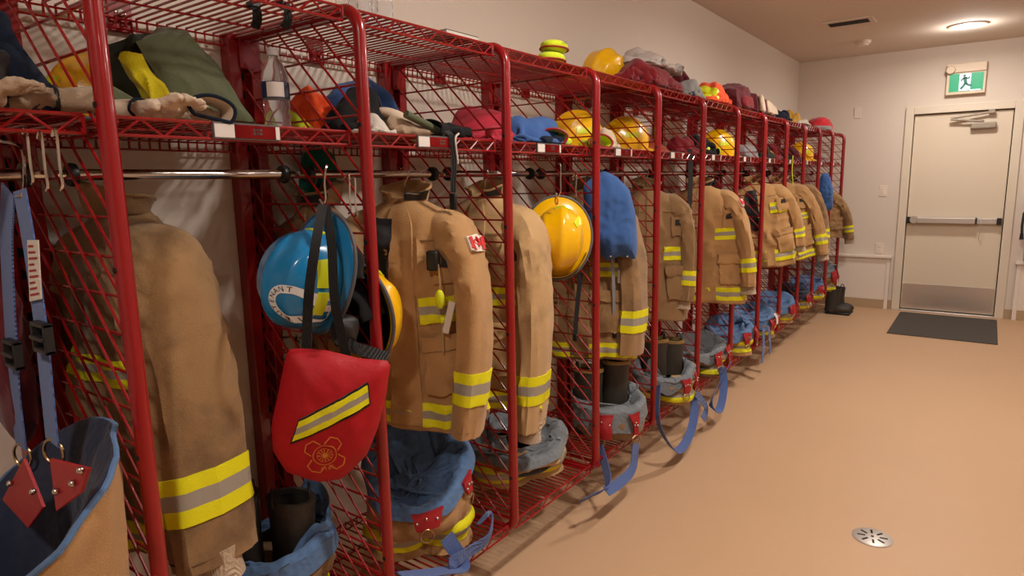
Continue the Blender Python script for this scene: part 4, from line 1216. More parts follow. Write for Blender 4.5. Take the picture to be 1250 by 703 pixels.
straps(t, [([pix(932, 400, x=.05), pix(932, 425, x=.07), pix(930, 443, x=.07)], .05, (0, 1, 0)), ([pix(938, 398, x=.05), pix(940, 418, x=.07), pix(940, 432, x=.07)], .04, (0, 1, 0))])
bt = thing('rubber_boots', 'pair of black rubber boots on the floor at the end of the row', 'boots', (.035, 7.62, 0.0))
boot_mesh(bt, .0, -.07, .03, .24, rot=.2, foot=False, rim=M_BOOT)
boot_mesh(bt, .02, .08, .03, .24, rot=.2, foot=False, rim=M_BOOT)
for s in (-.07, .08):
    MB().ball((.07, s, .055), (.12, .055, .052), 18, 10).build('boot_foot', M_BOOT, bt)
    MB().box(-.06, .18, s-.05, s+.05, 0, .03).build('boot_sole', M_BLACKP, bt, bevel=.012)

# ---- hanging trousers with suspenders in the first locker
hp = thing('turnout_trousers', 'tan trousers hung by long blue suspenders with red leather tabs', 'trousers', (-.13, .36, .36), (0, 0, 0))
def hsh(u, v):
    th = 2*pi*u; k = 1+.10*nz((math.cos(th), math.sin(th), v*2), 1.8, 3)+.05*ridge((math.cos(th), math.sin(th), v*3), 1.8, 5)
    kx = lerp(.72, 1.0, sst(0, .5, v))
    return Vector((.23*kx*k*math.cos(th), .15*kx*k*math.sin(th), lerp(0, .50, v)+.15*v*math.cos(th-1.3)))
surf('trouser_shell', hsh, 60, 26, M_TAN, hp, cap0=True)
def hli(u, v):
    th = 2*pi*u; e = hsh(u, 1); k = 1.0-.55*v+.05*nz((math.cos(th), math.sin(th), v), 4, 2)
    return Vector((e.x*k, e.y*k, e.z+.008*math.sin(pi*min(1, v*6))-.30*v*v))
surf('quilted_lining', hli, 60, 16, M_NAVYL, hp, cap1=True)
MB().tube([hsh(i/60, 1.0) for i in range(60)], .006, 7, closed=True).build('waist_piping', M_DENIM, hp)
YS = .42
def H(px, py, y=YS): return pix(px, py, y=y)-Vector((-.13, .36, .36))
for k, (pts, tw) in enumerate((([(10, 232), (8, 300), (14, 420), (18, 480), (26, 545)], 0.), ([(24, 232), (36, 300), (50, 400), (56, 460), (64, 540)], 0.))):
    sp = ribbon('suspender', [H(*q) for q in pts], .058, M_BLUEW, hp, (1, 0, 0), tw)
    e = H(*pts[-1])
    ring('d_ring', e+Vector((.0, 0, -.02)), .026, .003, M_BRASS, sp, (0, 0, .3))
    if k == 1:
        q = [H(33, 293, YS-.006), H(46, 293, YS-.006), H(50, 365, YS-.006), H(36, 368, YS-.006)]
        lb = MB().add(q+[v+Vector((0, .002, 0)) for v in q], [(0, 1, 2, 3), (7, 6, 5, 4), (0, 4, 5, 1), (1, 5, 6, 2), (2, 6, 7, 3), (3, 7, 4, 0)]).build('care_label', M_WHITEC, sp, smooth=False)
        pr = MB()
        for r_ in range(9):
            a = .08+r_*.1
            p0 = q[0].lerp(q[3], a); p1 = q[1].lerp(q[2], a); p2 = q[0].lerp(q[3], a+.035); p3 = q[1].lerp(q[2], a+.035)
            o_ = Vector((0, -.0008, 0))
            pr.add([p0.lerp(p1, .12)+o_, p0.lerp(p1, .6+.3*((r_*7) % 3)/2)+o_, p2.lerp(p3, .6+.3*((r_*7) % 3)/2)+o_, p2.lerp(p3, .12)+o_], [(0, 1, 2, 3)])
        pr.build('label_print', M_REDT, lb, smooth=False, fixn=False)
    bk = MB()
    c = H(pts[2][0]+2, pts[2][1]+12, YS-.01)
    bk.box(-.032, .032, -.008, .008, -.028, -.020).box(-.032, .032, -.008, .008, .020, .028).box(-.032, -.026, -.008, .008, -.028, .028).box(.026, .032, -.008, .008, -.028, .028).box(-.03, .03, -.012, -.002, -.004, .004)
    b_ = bk.build('buckle', M_BLACKP, sp, bevel=.002); b_.location = c
for (pp, rv) in (([(28, 560), (52, 620), (34, 645), (2, 610)], ((12, 590), (40, 600))), ([(60, 560), (108, 572), (98, 602), (68, 625)], ((88, 590), (98, 574), (68, 600)))):
    q = [H(a, b, YS-.05) for a, b in pp]
    tb = MB().add(q+[v+Vector((0, .006, 0)) for v in q], [(0, 1, 2, 3), (7, 6, 5, 4), (0, 4, 5, 1), (1, 5, 6, 2), (2, 6, 7, 3), (3, 7, 4, 0)]).build('red_tab', M_REDT, hp, smooth=False, bevel=.002)
    for a, b in rv: MB().ball(H(a, b, YS-.055), .006, 8, 6).build('rivet', M_NICKEL, tb)
MB().tube(catmull([H(0, 172, .46), H(26, 180, .45), H(30, 216, .44), H(28, 236, YS), H(20, 240, YS)], 5), .003, 6).build('hanging_hook', M_CHROME, hp)
rj = thing('red_jacket', 'red cloth hanging behind the blue suspenders', 'jacket', (-.36, .44, .95))
hexa('jacket_cloth', [(-.09, -.03, 0), (.09, -.03, 0), (-.09, .03, 0), (.09, .03, 0), (-.06, -.02, .42), (.06, -.02, .42), (-.06, .02, .42), (.06, .02, .42)], M_MAROON, rj, n=20, rnd=.5, bulge=.01, namp=.012, fold=.012)
MB().tube([(0, 0, .40), (0, 0, .52), (.014, 0, .555), (0, 0, .572), (-.012, 0, .565)], .0025, 6).build('hook', M_CHROME, rj)

# ---- helmets hung at the front
def lieut(dome, t, s_):
    A, B, H_ = .112, .138, .15
    c0 = Vector((.070, -.040))
    def g(u, v):
        x, y = c0.x+u, c0.y+v
        k = min(.999, math.hypot(x/A, y/B)); uu = math.atan2(y/B, x/A)/(2*pi)
        return dome(uu, 2/pi*math.asin(k**(1/.92)))
    gs = 1 if fnorm(g, 0, 0).dot(dome(0, 0)) > 0 else -1
    rb = decal('rank_ring', g, 0, 0, 1, -1, ring_poly(.030, .050, 40), mat('sticker_white', S(226, 226, 224), .4), t, .003, gs)
    decal('rank_lettering', g, 0, 0, 1, -1, arc_text('LIEUTENANT', .040, pi+.25, .40, .0185), M_PRINT, rb, .0038, gs)
hb = Vector(pix(385, 341, x=-.06))
helmet('blue fire helmet with a lettered rank ring, hung on the divider tube', hb, axes((.25, .3, 1), (-.02, -.95, .10)), M_BHELM,
       strips=((.06, .80, .09, .13), (.96, .82, .08, .13), (.25, .92, .08, .10)), text=lieut, brim=(.014, .05), dims=(.112, .138, .15), panel=True, size=.93)
helmet('yellow fire helmet hung by a hook in front of the divider grid', pix(681, 292, x=-.075), axes((.05, .1, 1), (.62, -.75, .16)), M_YHELM,
       strips=((.25, .72, .10, .12), (.11, .55, .05, .3)), visor=True, brim=(.030, .045), dims=(.095, .120, .125), panel=True, size=1.07)
helmet('yellow and black fire helmet hung beside the tan coat with keys', (-.085, 1.185, 1.105), axes((.1, .1, 1), (-.1, .95, .1)), M_YHELM,
       strips=((.25, .7, .1, .12),), brim=(.012, .03), dims=(.10, .13, .10))
# hooks for them
def shook(label, pts, grp='wire hooks for gear'):
    return tag(MB().tube(catmull(pts, 5), .0028, 7).build('wire_hook', M_CHROME), label, 'hook', grp)
pb_ = pix(681, 240, x=-.03)
shook('chrome wire hook holding the yellow helmet at the tubes', [pb_+Vector((-.005, .01, .125)), pb_+Vector((.012, 0, .12)), pb_+Vector((.012, 0, .06)), pb_+Vector((.012, 0, .02)), pb_+Vector((0, 0, .0)), pb_+Vector((-.008, 0, .012))])
sn = MB().tube([(.006*math.cos(a), 0, .014*math.sin(a)) for a in np.linspace(0, 2*pi, 13)[:-1]], .003, 6, closed=True).build('snap_clip', M_GOLD); sn.location = pb_+Vector((.0, -.01, -.015))
tag(sn, 'small orange snap clip on top of the hung yellow helmet', 'clip')
pb_ = pix(397, 246, x=-.005)
shook('chrome wire hook holding the mask bag straps by the divider tube', [pb_+Vector((-.02, .03, .085)), pb_+Vector((0, .01, .085)), pb_+Vector((.002, 0, .05)), pb_+Vector((.002, 0, .01)), pb_+Vector((.0, -.006, -.005)), pb_+Vector((-.006, -.012, .006))])
for k, (px, py) in enumerate(((34, 184), (52, 190), (70, 188), (425, 232), (432, 236), (702, 225))):
    yy = .44 if k < 3 else (1.10 if k < 5 else 2.30)
    p = pix(px, py, y=yy)
    shook(['chrome wire hook over the rod above the blue suspenders']*3+['chrome wire hook on the divider grid beside the blue helmet']*2+['chrome wire hook on the divider grid beside the yellow helmet'],
          []) if False else tag(MB().tube(catmull([p+Vector((-.012, 0, .03)), p+Vector((0, 0, .04)), p+Vector((.008, 0, .03)), p+Vector((.004, 0, -.02)), p+Vector((.006, 0, -.05)), p+Vector((-.004, 0, -.06))], 4), .0024, 6).build('wire_hook', M_CHROME),
          'chrome wire hook over the rod above the blue suspenders' if k < 3 else ('chrome wire hook on the grid beside the blue helmet' if k < 5 else 'chrome wire hook on the grid beside the yellow helmet'), 'hook',
          'wire hooks by the suspenders' if k < 3 else ('wire hooks by the blue helmet' if k < 5 else 'wire hook by the yellow helmet'))

# ---- red mask bag with band and emblem
def outline_polar(poly):
    def r(th):
        d = Vector((math.cos(th), math.sin(th))); best = 1e9
        for (a, b) in zip(poly, poly[1:]+poly[:1]):
            a, b = Vector(a), Vector(b); e = b-a; den = d.x*e.y-d.y*e.x
            if abs(den) < 1e-9: continue
            t_ = (a.x*e.y-a.y*e.x)/den; s = (a.x*d.y-a.y*d.x)/den
            if t_ > 0 and -1e-6 <= s <= 1+1e-6: best = min(best, t_)
        return best if best < 1e8 else .01
    N_ = 144; tab = np.array([r(2*pi*k/N_) for k in range(N_)])
    for _ in range(1): tab = (np.roll(tab, 1)+tab*2+np.roll(tab, -1))/4
    return lambda th: float(np.interp((th/(2*pi)) % 1*N_, range(N_+1), np.append(tab, tab[0])))


def pouch(name, label, cat, C, e, poly, T, m, seed, group=None, fold=.006, squash=.4):
    """soft flat bag: outline poly in (along e, up) coordinates round C, thickness T"""
    t = thing(name, label, cat, C, (0, 0, 0), group)
    e = Vector(e).normalized(); up = Vector((0, 0, 1)); n = e.cross(up).normalized()
    R_ = outline_polar(poly)
    def g(s, q, side=1):
        th = math.atan2(q, s); ro = min(1, math.hypot(s, q)/max(1e-6, R_(th)))
        h = T*(1-ro**3)**.7*(1 if side > 0 else -squash)
        P = e*s+up*q
        w_ = (1-ro**4)
        h += w_*(fold*1.6*nz((s, q, side), 9, seed)+fold*ridge((s*1.6, q*.7, side), 11, seed+2)+fold*.5*ridge((s, q, 0), 26, seed+4))
        return P+n*h
    for side, nm in ((1, 'bag_front'), (-1, 'bag_back')):
        def f(u, v, side=side):
            th = 2*pi*u; r = R_(th)*v; return g(r*math.cos(th), r*math.sin(th), side)
        surf(nm, f, 72, 24, m, t)
    return t, g, n


C = pix(408, 500, x=.045); eb = Vector((.62, .785, 0)); ppm = 497.*.955; ppv = 490.
def bo(px, py): return ((px-408)/ppm, (500-py)/ppv+(px-408)/ppm*.03)
outl = [bo(*q) for q in ((362, 418), (400, 424), (440, 440), (476, 448), (468, 492), (457, 530), (442, 564), (412, 590), (384, 589), (350, 570), (337, 540), (338, 508))]
t, g, n = pouch('mask_bag', 'red nylon mask bag with a reflective band and gold fire emblem', 'bag', C, eb, outl, .042, M_REDN, 3.1, fold=.004)
def gf(u, v): return g(u, v, 1)
gs = 1 if fnorm(gf, 0, 0).dot(n) > 0 else -1
a, b, c_, d_ = bo(370, 501), bo(446, 469), bo(447, 492), bo(361, 525)
def bandf(u, v):
    p = Vector(d_).lerp(Vector(c_), u).lerp(Vector(a).lerp(Vector(b), u), v); return gf(p.x, p.y)
bs = 1 if fnorm(bandf, .5, .5).dot(n) > 0 else -1
patch('black_edging', bandf, -.02, 1.02, -.12, 1.12, M_BLACKW, t, 20, 6, .0035, .004, bs)
patch('reflective_band', bandf, 0, 1, 0, 1, BAND, t, 20, 9, .0055, .004, bs, stripes=(.36, .64))
ec = bo(395, 545)
cross = []
for k in range(4):
    am = pi/4+k*pi/2+.12
    o_ = []
    for (a1, r1) in ((-.62, .030), (-.36, .047), (0, .050), (.36, .047), (.62, .030)): o_.append((r1*math.cos(am+a1), r1*math.sin(am+a1)))
    for q0, q1 in zip(o_[:-1], o_[1:]):
        dv = Vector((q1[0]-q0[0], q1[1]-q0[1])); nn = Vector((-dv.y, dv.x)).normalized()*.0013
        cross.append([(q0[0]+nn.x, q0[1]+nn.y), (q0[0]-nn.x, q0[1]-nn.y), (q1[0]-nn.x, q1[1]-nn.y), (q1[0]+nn.x, q1[1]+nn.y)])
cross += ring_poly(.0255, .0272, 32)+ring_poly(.0175, .0185, 28)+ring_poly(.0, .006, 12)
for k in range(12):
    a1 = 2*pi*k/12; cross.append([(.006*math.cos(a1-.12), .006*math.sin(a1-.12)), (.017*math.cos(a1-.07), .017*math.sin(a1-.07)), (.017*math.cos(a1+.07), .017*math.sin(a1+.07)), (.006*math.cos(a1+.12), .006*math.sin(a1+.12))])
cross += arc_text('FIRE', .037, -pi/2+.12, .24, .013, flip=True)
decal('fire_emblem', gf, ec[0], ec[1], 1, -1, cross, M_GOLD, t, .010, gs)
ribbon('carry_strap', [pix(394, 250, x=.01)-C, pix(385, 300, x=.075)-C, pix(377, 360, x=.09)-C, pix(374, 425, x=.055)-C], .022, M_BLACKW, t, (.62, .78, 0))
ribbon('carry_strap', [pix(397, 250, x=.01)-C, pix(405, 300, x=.06)-C, pix(409, 370, x=.075)-C, pix(424, 440, x=.05)-C], .022, M_BLACKW, t, (.62, .78, 0))
ribbon('mask_strap', [pix(412, 412, x=.04)-C, pix(432, 424, x=.05)-C, pix(452, 430, x=.045)-C, pix(474, 436, x=.03)-C], .03, M_BLACKW, t, (0, .3, 1))
hexa('mask_valve', [pix(px, py, x=xx)-C for py in (420, 392) for px in (412, 434) for xx in (.0, .04)], M_BLACKP, t, n=10, rnd=.5, bulge=.004, namp=.008)

# ---- blue hoods hung at the front
def flat_bag(name, label, cat, c0, x, px, T, m, seed, group=None, fold=.006):
    """soft bag facing the aisle, outline given in photo pixels round c0, hung at plane x"""
    C = pix(*c0, x=x); k = F_PX/float((np.array(C)-CAM) @ _f); e = Vector((_r[0], _r[1], 0)).normalized()
    return pouch(name, label, cat, C, e, [((a-c0[0])/k, (c0[1]-b)/k) for a, b in px], T, m, seed, group, fold)+(k,)
t, g, n, k_ = flat_bag('hood', 'large royal blue cloth hood hung in front of the worn coat', 'hood', (748, 268), -.03,
    [(712, 226), (726, 214), (738, 209), (752, 216), (768, 232), (776, 262), (779, 300), (777, 318), (756, 313), (742, 319), (724, 300), (713, 268)], .05, M_BLUEC, 2.1, 'blue hoods hung on the lockers', .009)
for a, b in ((744, 312), (765, 313)): MB().ball(g((a-748)/k_, (268-b)/k_)+n*.004, .006, 8, 6).build('snap', M_NICKEL, t)
flat_bag('hood', 'small royal blue cloth hood near the end of the row', 'hood', (1006, 236), .0, [(996, 228), (1002, 212), (1010, 212), (1016, 230), (1017, 256), (1006, 259), (998, 246)], .06, M_BLUEC, 4.4, 'blue hoods hung on the lockers', .01)
pc = thing('pouch', 'small red cloth pouch hung among the far coats', 'pouch', pix(981, 270, x=.02))
hexa('pouch_cloth', [v-pc.location for v in [pix(px, py, x=xx) for py in (287, 250) for px in (976, 989) for xx in (-.08, .03)]], M_REDC, pc, n=14, rnd=.7, bulge=.01, namp=.01, fold=.01)
ribbon('pouch_strap', [Vector((0, 0, .1)), Vector((-.02, .01, .2)), Vector((-.06, 0, .30))], .02, M_LIME, pc)
hexa('pouch_flap', [v-pc.location for v in [pix(px, py, x=xx) for py in (262, 249) for px in (975, 990) for xx in (.025, .04)]], M_DRED, pc, n=10, rnd=.6, bulge=.004, namp=.004, fold=.003)

# grey strap and white tag below the large hood, black strap under the yellow helmet, far lanyards
def lanyard(label, pts, x, w_, m, clip=None):
    P_ = [pix(*q, x=x) for q in pts]; t = thing('lanyard', label, 'strap', P_[0])
    ribbon('strap', [p-P_[0] for p in P_], w_, m, t, (.55, .83, 0))
    if clip: MB().box(-.012, .012, -.002, .002, -.06, .0).build('tag', clip, t, smooth=False, bevel=.001).location = P_[-1]-P_[0]
    else: MB().box(-.010, .010, -.005, .005, -.03, .0).build('end_clip', M_BLACKP, t, bevel=.003).location = P_[-1]-P_[0]
lanyard('grey cord with a white tag below the large blue hood', ((757, 306), (758, 318), (757, 330)), -.03, .008, M_GREYC, M_WHITEC)
lanyard('long grey strap hanging from under the large blue hood', ((747, 300), (749, 350), (750, 405)), -.05, .016, M_GREYC)
lanyard('black strap trailing below the hung yellow helmet', ((709, 333), (705, 370), (702, 408)), -.07, .02, M_BLACKW)
lanyard('dark grey strap hanging from the shelf before the flag coat', ((842, 182), (843, 210), (842, 250)), -.03, .03, M_DGREY)
lanyard('lime cord hanging above the red pouch', ((968, 190), (967, 210), (969, 232)), -.02, .007, M_LIME)
coat('dark brown turnout coat pushed to the back behind the keys coat', (-.38, 1.275, ZROD), (0, 0, -.1), .74, M_TAN3, 12.9, wid=.66, dep=.7, left=dict(end=(.13, -.05, -.68), elbow=(.16, -.03, -.4), r=.8), right=dict(end=(-.13, 0, -.7), elbow=(-.16, 0, -.4), r=.8))
for k, (px, py) in enumerate(((310, 14), (346, 14))):
    p = pix(px, py, z=1.89)
    t = thing('strap_hook', 'black strap hook hanging under the top shelf above the water bottle', 'hook', (p.x, p.y, ZTOP-.02), (0, 0, .3*k), 'black strap hooks under the top shelf')
    ribbon('loop', [(0, 0, .006), (.012, 0, -.012), (.010, 0, -.035), (-.002, 0, -.05)], .022, M_BLACKW, t, (0, 1, 0), .5)
    MB().box(-.012, .012, -.014, .014, -.004, .010).build('clamp', M_BLACKP, t, bevel=.003)

# ================================================================== things on the upper shelves
G_SH = None
heap('jacket', 'navy blue jacket heaped on the shelf above the suspenders', 'jacket', (-.23, .445, ZS), (.16, .09, .20), M_NAVY, 3.3, fold=.55)
heap('sweater', 'charcoal sweater bunched behind the beige gloves', 'sweater', (-.14, .43, ZS), (.07, .10, .11), M_DGREY, 4.1, fold=.5)
glove('beige leather glove on the shelf edge above the suspenders', (-.07, .30, ZS+.004), (0, 0, -.25), M_BEIGE, None, .9, 1., 'beige gloves on the shelf', curl=.3)
glove('beige glove with a dark cuff lying beside the divider tube', (-.085, .50, ZS+.004), (0, 0, 2.9), M_BEIGE, M_PRINT, .85, 2., 'beige gloves on the shelf', curl=.2)
helmet('yellow fire helmet on the shelf beside the olive bag', (-.40, .715, ZS+.03), axes((0, 1, 0), (0, 0, 1)), M_YHELM, strips=((.75, .7, .1, .1),), flaps=False, dims=(.105, .125, .14))

# olive canvas duffel bag with yellow lining
bg = thing('duffel_bag', 'olive canvas duffel bag slumped open with yellow lining', 'bag', (-.28, .86, ZS))
def L_(q): return Vector(q)-Vector((-.28, .86, ZS))
hexa('canvas_body', [L_(q) for q in ((-.42, .90, ZS+.016), (-.19, .795, ZS+.012), (-.42, 1.07, ZS+.016), (-.19, .985, ZS+.012), (-.42, .82, 1.83), (-.23, .70, 1.795), (-.40, .925, 1.86), (-.25, .845, 1.845))], M_OLIVE, bg, n=22, rnd=.28, bulge=.012, nsd=2., namp=.01, fold=.006, fs=7)
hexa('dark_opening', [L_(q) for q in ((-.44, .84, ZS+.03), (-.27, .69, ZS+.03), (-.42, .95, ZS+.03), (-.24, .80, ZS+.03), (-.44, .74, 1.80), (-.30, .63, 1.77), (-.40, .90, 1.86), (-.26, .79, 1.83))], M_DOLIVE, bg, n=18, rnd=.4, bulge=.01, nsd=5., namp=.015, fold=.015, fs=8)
hexa('yellow_lining', [L_(q) for q in ((-.24, .74, ZS+.01), (-.19, .735, ZS+.01), (-.24, .80, ZS+.01), (-.185, .80, ZS+.01), (-.26, .69, 1.755), (-.225, .68, 1.735), (-.26, .73, 1.775), (-.22, .72, 1.765))], M_YELC, bg, n=16, rnd=.5, bulge=.002, nsd=3., namp=.010, fold=.010, fs=12)
hexa('flap', [L_(q) for q in ((-.21, .70, ZS), (-.17, .665, ZS), (-.20, .79, ZS), (-.165, .78, ZS), (-.24, .635, 1.705), (-.215, .62, 1.70), (-.21, .70, 1.66), (-.18, .69, 1.65))], M_OLIVE, bg, n=14, rnd=.4, bulge=.004, nsd=6., namp=.005, fold=.003)
glove('cream glove with navy trim in front of the olive bag', (-.125, .66, ZS+.004), (.1, 0, -1.1), M_CREAM, M_NAVY, .82, 3., 'cream gloves on the shelf', curl=.75)
glove('cream glove with navy trim curled beside the olive bag', (-.085, .775, ZS+.004), (0, .2, 1.3), M_CREAM, M_NAVY, .82, 5., 'cream gloves on the shelf', curl=.95)

# water bottle
wb = thing('water_bottle', 'clear plastic water bottle with a dark label and white cap', 'bottle', (-.185, 1.025, ZS+.001))
pr_ = [(0, .002), (.024, 0), (.032, .006), (.0335, .02), (.031, .03), (.0335, .04), (.031, .05), (.0335, .06), (.033, .075), (.0335, .08), (.0335, .125), (.033, .13), (.031, .145), (.024, .165), (.014, .178), (.0125, .184), (.0125, .19)]
MB().lathe(pr_, 32).build('bottle_body', M_CLEAR, wb)
MB().lathe([(.0342, .082), (.0342, .122)], 32).build('label', mat('label_navy', S(34, 38, 72), .4), wb)
lw = MB(); vs = []
for k in range(9):
    a = -1.25+k*.16
    for z in (.084, .120): vs.append((.0346*math.cos(a), .0346*math.sin(a), z))
lw.add(vs, [(2*k, 2*k+2, 2*k+3, 2*k+1) for k in range(8)]).build('label_panel', M_LAB_W, wb, fixn=False)
MB().lathe([(0, .206), (.0125, .206), (.0145, .203), (.0145, .190), (.013, .188)], 20).build('cap', mat('cap_white', S(220, 222, 230), .4), wb)

# second bay
heap('safety_vest', 'orange and lime safety vest folded behind the water bottle', 'vest', (-.36, 1.245, ZS), (.10, .07, .155), M_ORANGE, 5.2, amp=.2, fold=.2, patches=(('lime_stripe', 0, 1, .30, .38, M_LIME), ('grey_stripe', .60, .70, 0, .3, M_SIL)))
heap('blue_jacket', 'blue cloth bag piled against the locker divider', 'cloth', (-.33, 1.40, ZS), (.14, .17, .22), M_BLUEC, 6.5, amp=.25, fold=.25)
heap('black_balaclava', 'black cloth hood in front of the blue cloth bag', 'cloth', (-.20, 1.285, ZS), (.08, .10, .15), M_BLACKC, 7.7, amp=.25, fold=.25)
heap('beanie', 'black knit cap tucked behind the blue cloth bag', 'cap', (-.40, 1.60, ZS), (.09, .08, .12), M_BLACKC, 7.9, amp=.15, fold=.15)
heap('white_hat', 'crumpled white cap at the shelf edge beside the tube', 'cap', (-.11, 1.275, ZS), (.06, .06, .055), M_WHITEC, 8.3, amp=.25, fold=.25)
cg = thing('helmet_liner', 'cream leather pouch holding an olive torch at the shelf edge', 'pouch', (-.12, 1.43, ZS))
hexa('leather_pouch', [(-.07, -.09, 0), (.06, -.09, 0), (-.06, .13, 0), (.06, .13, 0), (-.06, -.07, .075), (.03, -.075, .065), (-.05, .11, .02), (.03, .11, .012)], M_BEIGE, cg, n=16, rnd=.5, bulge=.01, nsd=4., namp=.012, fold=.01)
hexa('leather_flap', [(-.07, -.085, .06), (.0, -.085, .055), (-.06, .14, .0), (.02, .14, .0), (-.06, -.06, .095), (-.0, -.07, .09), (-.05, .10, .045), (.015, .12, .03)], M_CREAM, cg, n=14, rnd=.5, bulge=.006, nsd=6., namp=.008, fold=.006)
MB().tube([(.045, -.055, .062), (.05, .03, .035), (.052, .09, .012)], [.012, .011, .012], 12).build('torch', M_OLIVE, cg)
glove('black knit glove on the shelf edge beside the cream pouch', (-.09, 1.53, ZS+.004), (0, 0, .2), M_BLACKC, None, .85, 6., 'black gloves on the shelf', curl=.4)
gs_ = thing('lanyard', 'black lanyard dangling from the shelf edge over the coat', 'lanyard', pix(553, 165, x=-.015))
ribbon('strap', [pix(545, 160, x=-.04)-gs_.location, pix(552, 168, x=-.012)-gs_.location, pix(554, 195, x=-.012)-gs_.location, pix(553, 235, x=-.012)-gs_.location], .018, M_BLACKW, gs_, (.5, .8, 0))
MB().box(-.013, .013, -.006, .006, -.05, 0).build('clip', M_BLACKP, gs_, bevel=.005).location = pix(553, 236, x=-.012)-gs_.location
MB().tube(catmull([pix(560, 163, x=-.02)-gs_.location, pix(556, 170, x=-.005)-gs_.location, pix(559, 200, x=-.01)-gs_.location], 5), .003, 6).build('cord', M_WHITEC, gs_)
gc = thing('green_cloth', 'dark green cloth hung at the back below the shelf', 'cloth', (-.47, 1.36, 1.42))
hexa('cloth', [(-.03, -.07, 0), (.03, -.07, 0), (-.03, .07, 0), (.03, .07, 0), (-.02, -.06, .16), (.02, -.06, .16), (-.02, .06, .16), (.02, .06, .16)], M_GREENC, gc, n=14, rnd=.3, bulge=.005, namp=.01, fold=.008)
MB().tube([(0, 0, .15), (0, 0, .175), (.01, 0, .18)], .002, 6).build('hook', M_CHROME, gc)

# third bay
heap('crimson_bag', 'crimson cloth bag slumped at the back of the shelf', 'bag', (-.30, 1.985, ZS), (.17, .18, .155), M_PINK, 9.1, amp=.18, fold=.08, fs=1.6)
heap('red_scarf', 'knotted red scarf beside the blue tarp cloth', 'scarf', (-.12, 1.855, ZS), (.06, .05, .06), M_PINK, 9.9, amp=.3, fold=.4, fs=4)
heap('blue_hood', 'blue cloth hood with snaps lying on the shelf edge', 'hood', (-.15, 2.12, ZS), (.12, .145, .125), M_BLUEC, 10.4, amp=.2, fold=.16, fs=1.6,
     patches=(('dark_edge', .90, .96, 0, 1, M_NAVY),))
glove('lime green glove with red trim between the blue hood and the yellow helmet', (-.10, 2.20, ZS+.004), (0, 0, .6), M_LIME, M_REDT, .95, 7., 'lime gloves on the shelf')
UPY = axes((0, 1, 0), (0, 0, 1))
SH = [(( -.29, 2.70), 'yellow fire helmet on the shelf above the large blue hood'),
      (( -.27, 3.16), 'yellow fire helmet with a sticker on the shelf below the dark red heap'),
      (( -.23, 4.47), 'yellow fire helmet on the shelf above the navy jacket'),
      (( -.19, 6.72), 'yellow fire helmet on the shelf nearest the end wall')]
for k, ((hx, hy), lab) in enumerate(SH):
    helmet(lab, (hx, hy, ZS+.03), axes((.5, 1, 0), (.1, -.1, 1)), M_YHELM, strips=((.75, .7, .1, .1), (.97, .72, .09, .12)), flaps=False, group='yellow helmets on the upper shelves')
glove('lime glove with red trim on the shelf below the yellow helmet', (-.12, 2.58, ZS+.004), (0, .1, .9), M_LIME, M_REDT, .9, 8., 'lime gloves on the shelf')
heap('tan_scarf', 'rolled cream cloth at the shelf edge beside the tube', 'cloth', (-.10, 2.66, ZS), (.05, .06, .10), M_CREAM, 11.3, amp=.2, fold=.2)
heap('orange_cloth', 'terracotta cloth folded on the shelf below the dark red heap', 'cloth', (-.22, 3.42, ZS), (.09, .09, .085), cloth('cloth_terracotta', (150, 66, 44)), 11.9, amp=.2, fold=.2)
heap('red_rope', 'red tangled cloth bundle on the shelf below the grey hood', 'cloth', (-.18, 3.72, ZS), (.10, .12, .10), M_DRED, 12.4, amp=.3, fold=.4, fs=4)
heap('black_face_piece', 'black bundle with lime clips on the shelf below the orange vest', 'bundle', (-.16, 3.98, ZS), (.10, .14, .13), M_BLACKC, 12.9, amp=.25, fold=.3, patches=(('lime_clip', .66, .76, .3, .45, M_LIMES), ('lime_clip', .72, .82, .6, .75, M_LIMES)))
for k, (x, y, sz, m, nm, lab) in enumerate(((-.2, 4.95, (.11, .13, .11), M_GREYC, 'grey_cloth', 'grey cloth heap on the shelf above the swinging coat'),
        (-.12, 5.25, (.08, .10, .10), M_DGREY, 'charcoal_cloth', 'charcoal cloth with lime patch above the swinging coat'),
        (-.2, 5.62, (.12, .14, .14), M_DRED, 'dark_red_cloth', 'dark red cloth heap on the shelf above the red pouch'),
        (-.14, 5.92, (.08, .09, .08), M_BLACKC, 'black_cloth', 'black cloth bundle on the shelf above the red pouch'),
        (-.2, 6.3, (.12, .14, .12), M_MAROON, 'maroon_cloth', 'maroon cloth heap on the shelf under the tan gloves'),
        (-.14, 7.05, (.08, .10, .10), M_DRED, 'red_cloth', 'dark red bundle beside the last shelf helmet'),
        (-.2, 7.5, (.10, .12, .10), M_GREYC, 'grey_towel', 'grey towel on the shelf at the end of the row'))):
    pt = (('lime_patch', .62, .78, .4, .6, M_LIMES),) if 'lime' in lab else ()
    heap(nm, lab, 'cloth', (x, y, ZS), sz, m, 13.+k, amp=.25, fold=.28, patches=pt)

# ================================================================== things on the top shelves
ZU = ZTOP-.010
# shrink-wrapped bottles at the near end (only their lower part is in the picture)
for k, (x, y) in enumerate(((-.16, 1.30), (-.225, 1.31), (-.15, 1.37), (-.215, 1.38))):
    t = thing('water_bottle', 'clear plastic water bottle standing on top of the lockers', 'bottle', (x, y, ZU), group='bottles on top of the lockers')
    MB().lathe(pr_, 24).build('bottle_body', M_CLEAR, t)
    MB().lathe([(0, .206), (.0125, .206), (.0145, .203), (.0145, .190), (.013, .188)], 16).build('cap', mat('cap_yellow', S(220, 170, 20), .4), t)
nb = thing('notepad', 'thin white notepad lying on top of the lockers', 'notepad', (-.09, 1.60, ZU))
MB().box(-.05, .05, -.075, .075, 0, .010).build('pages', M_WHITEC, nb, smooth=False, bevel=.001)
MB().box(-.05, .05, -.075, .075, .010, .012).build('cover', M_DGREY, nb, smooth=False)
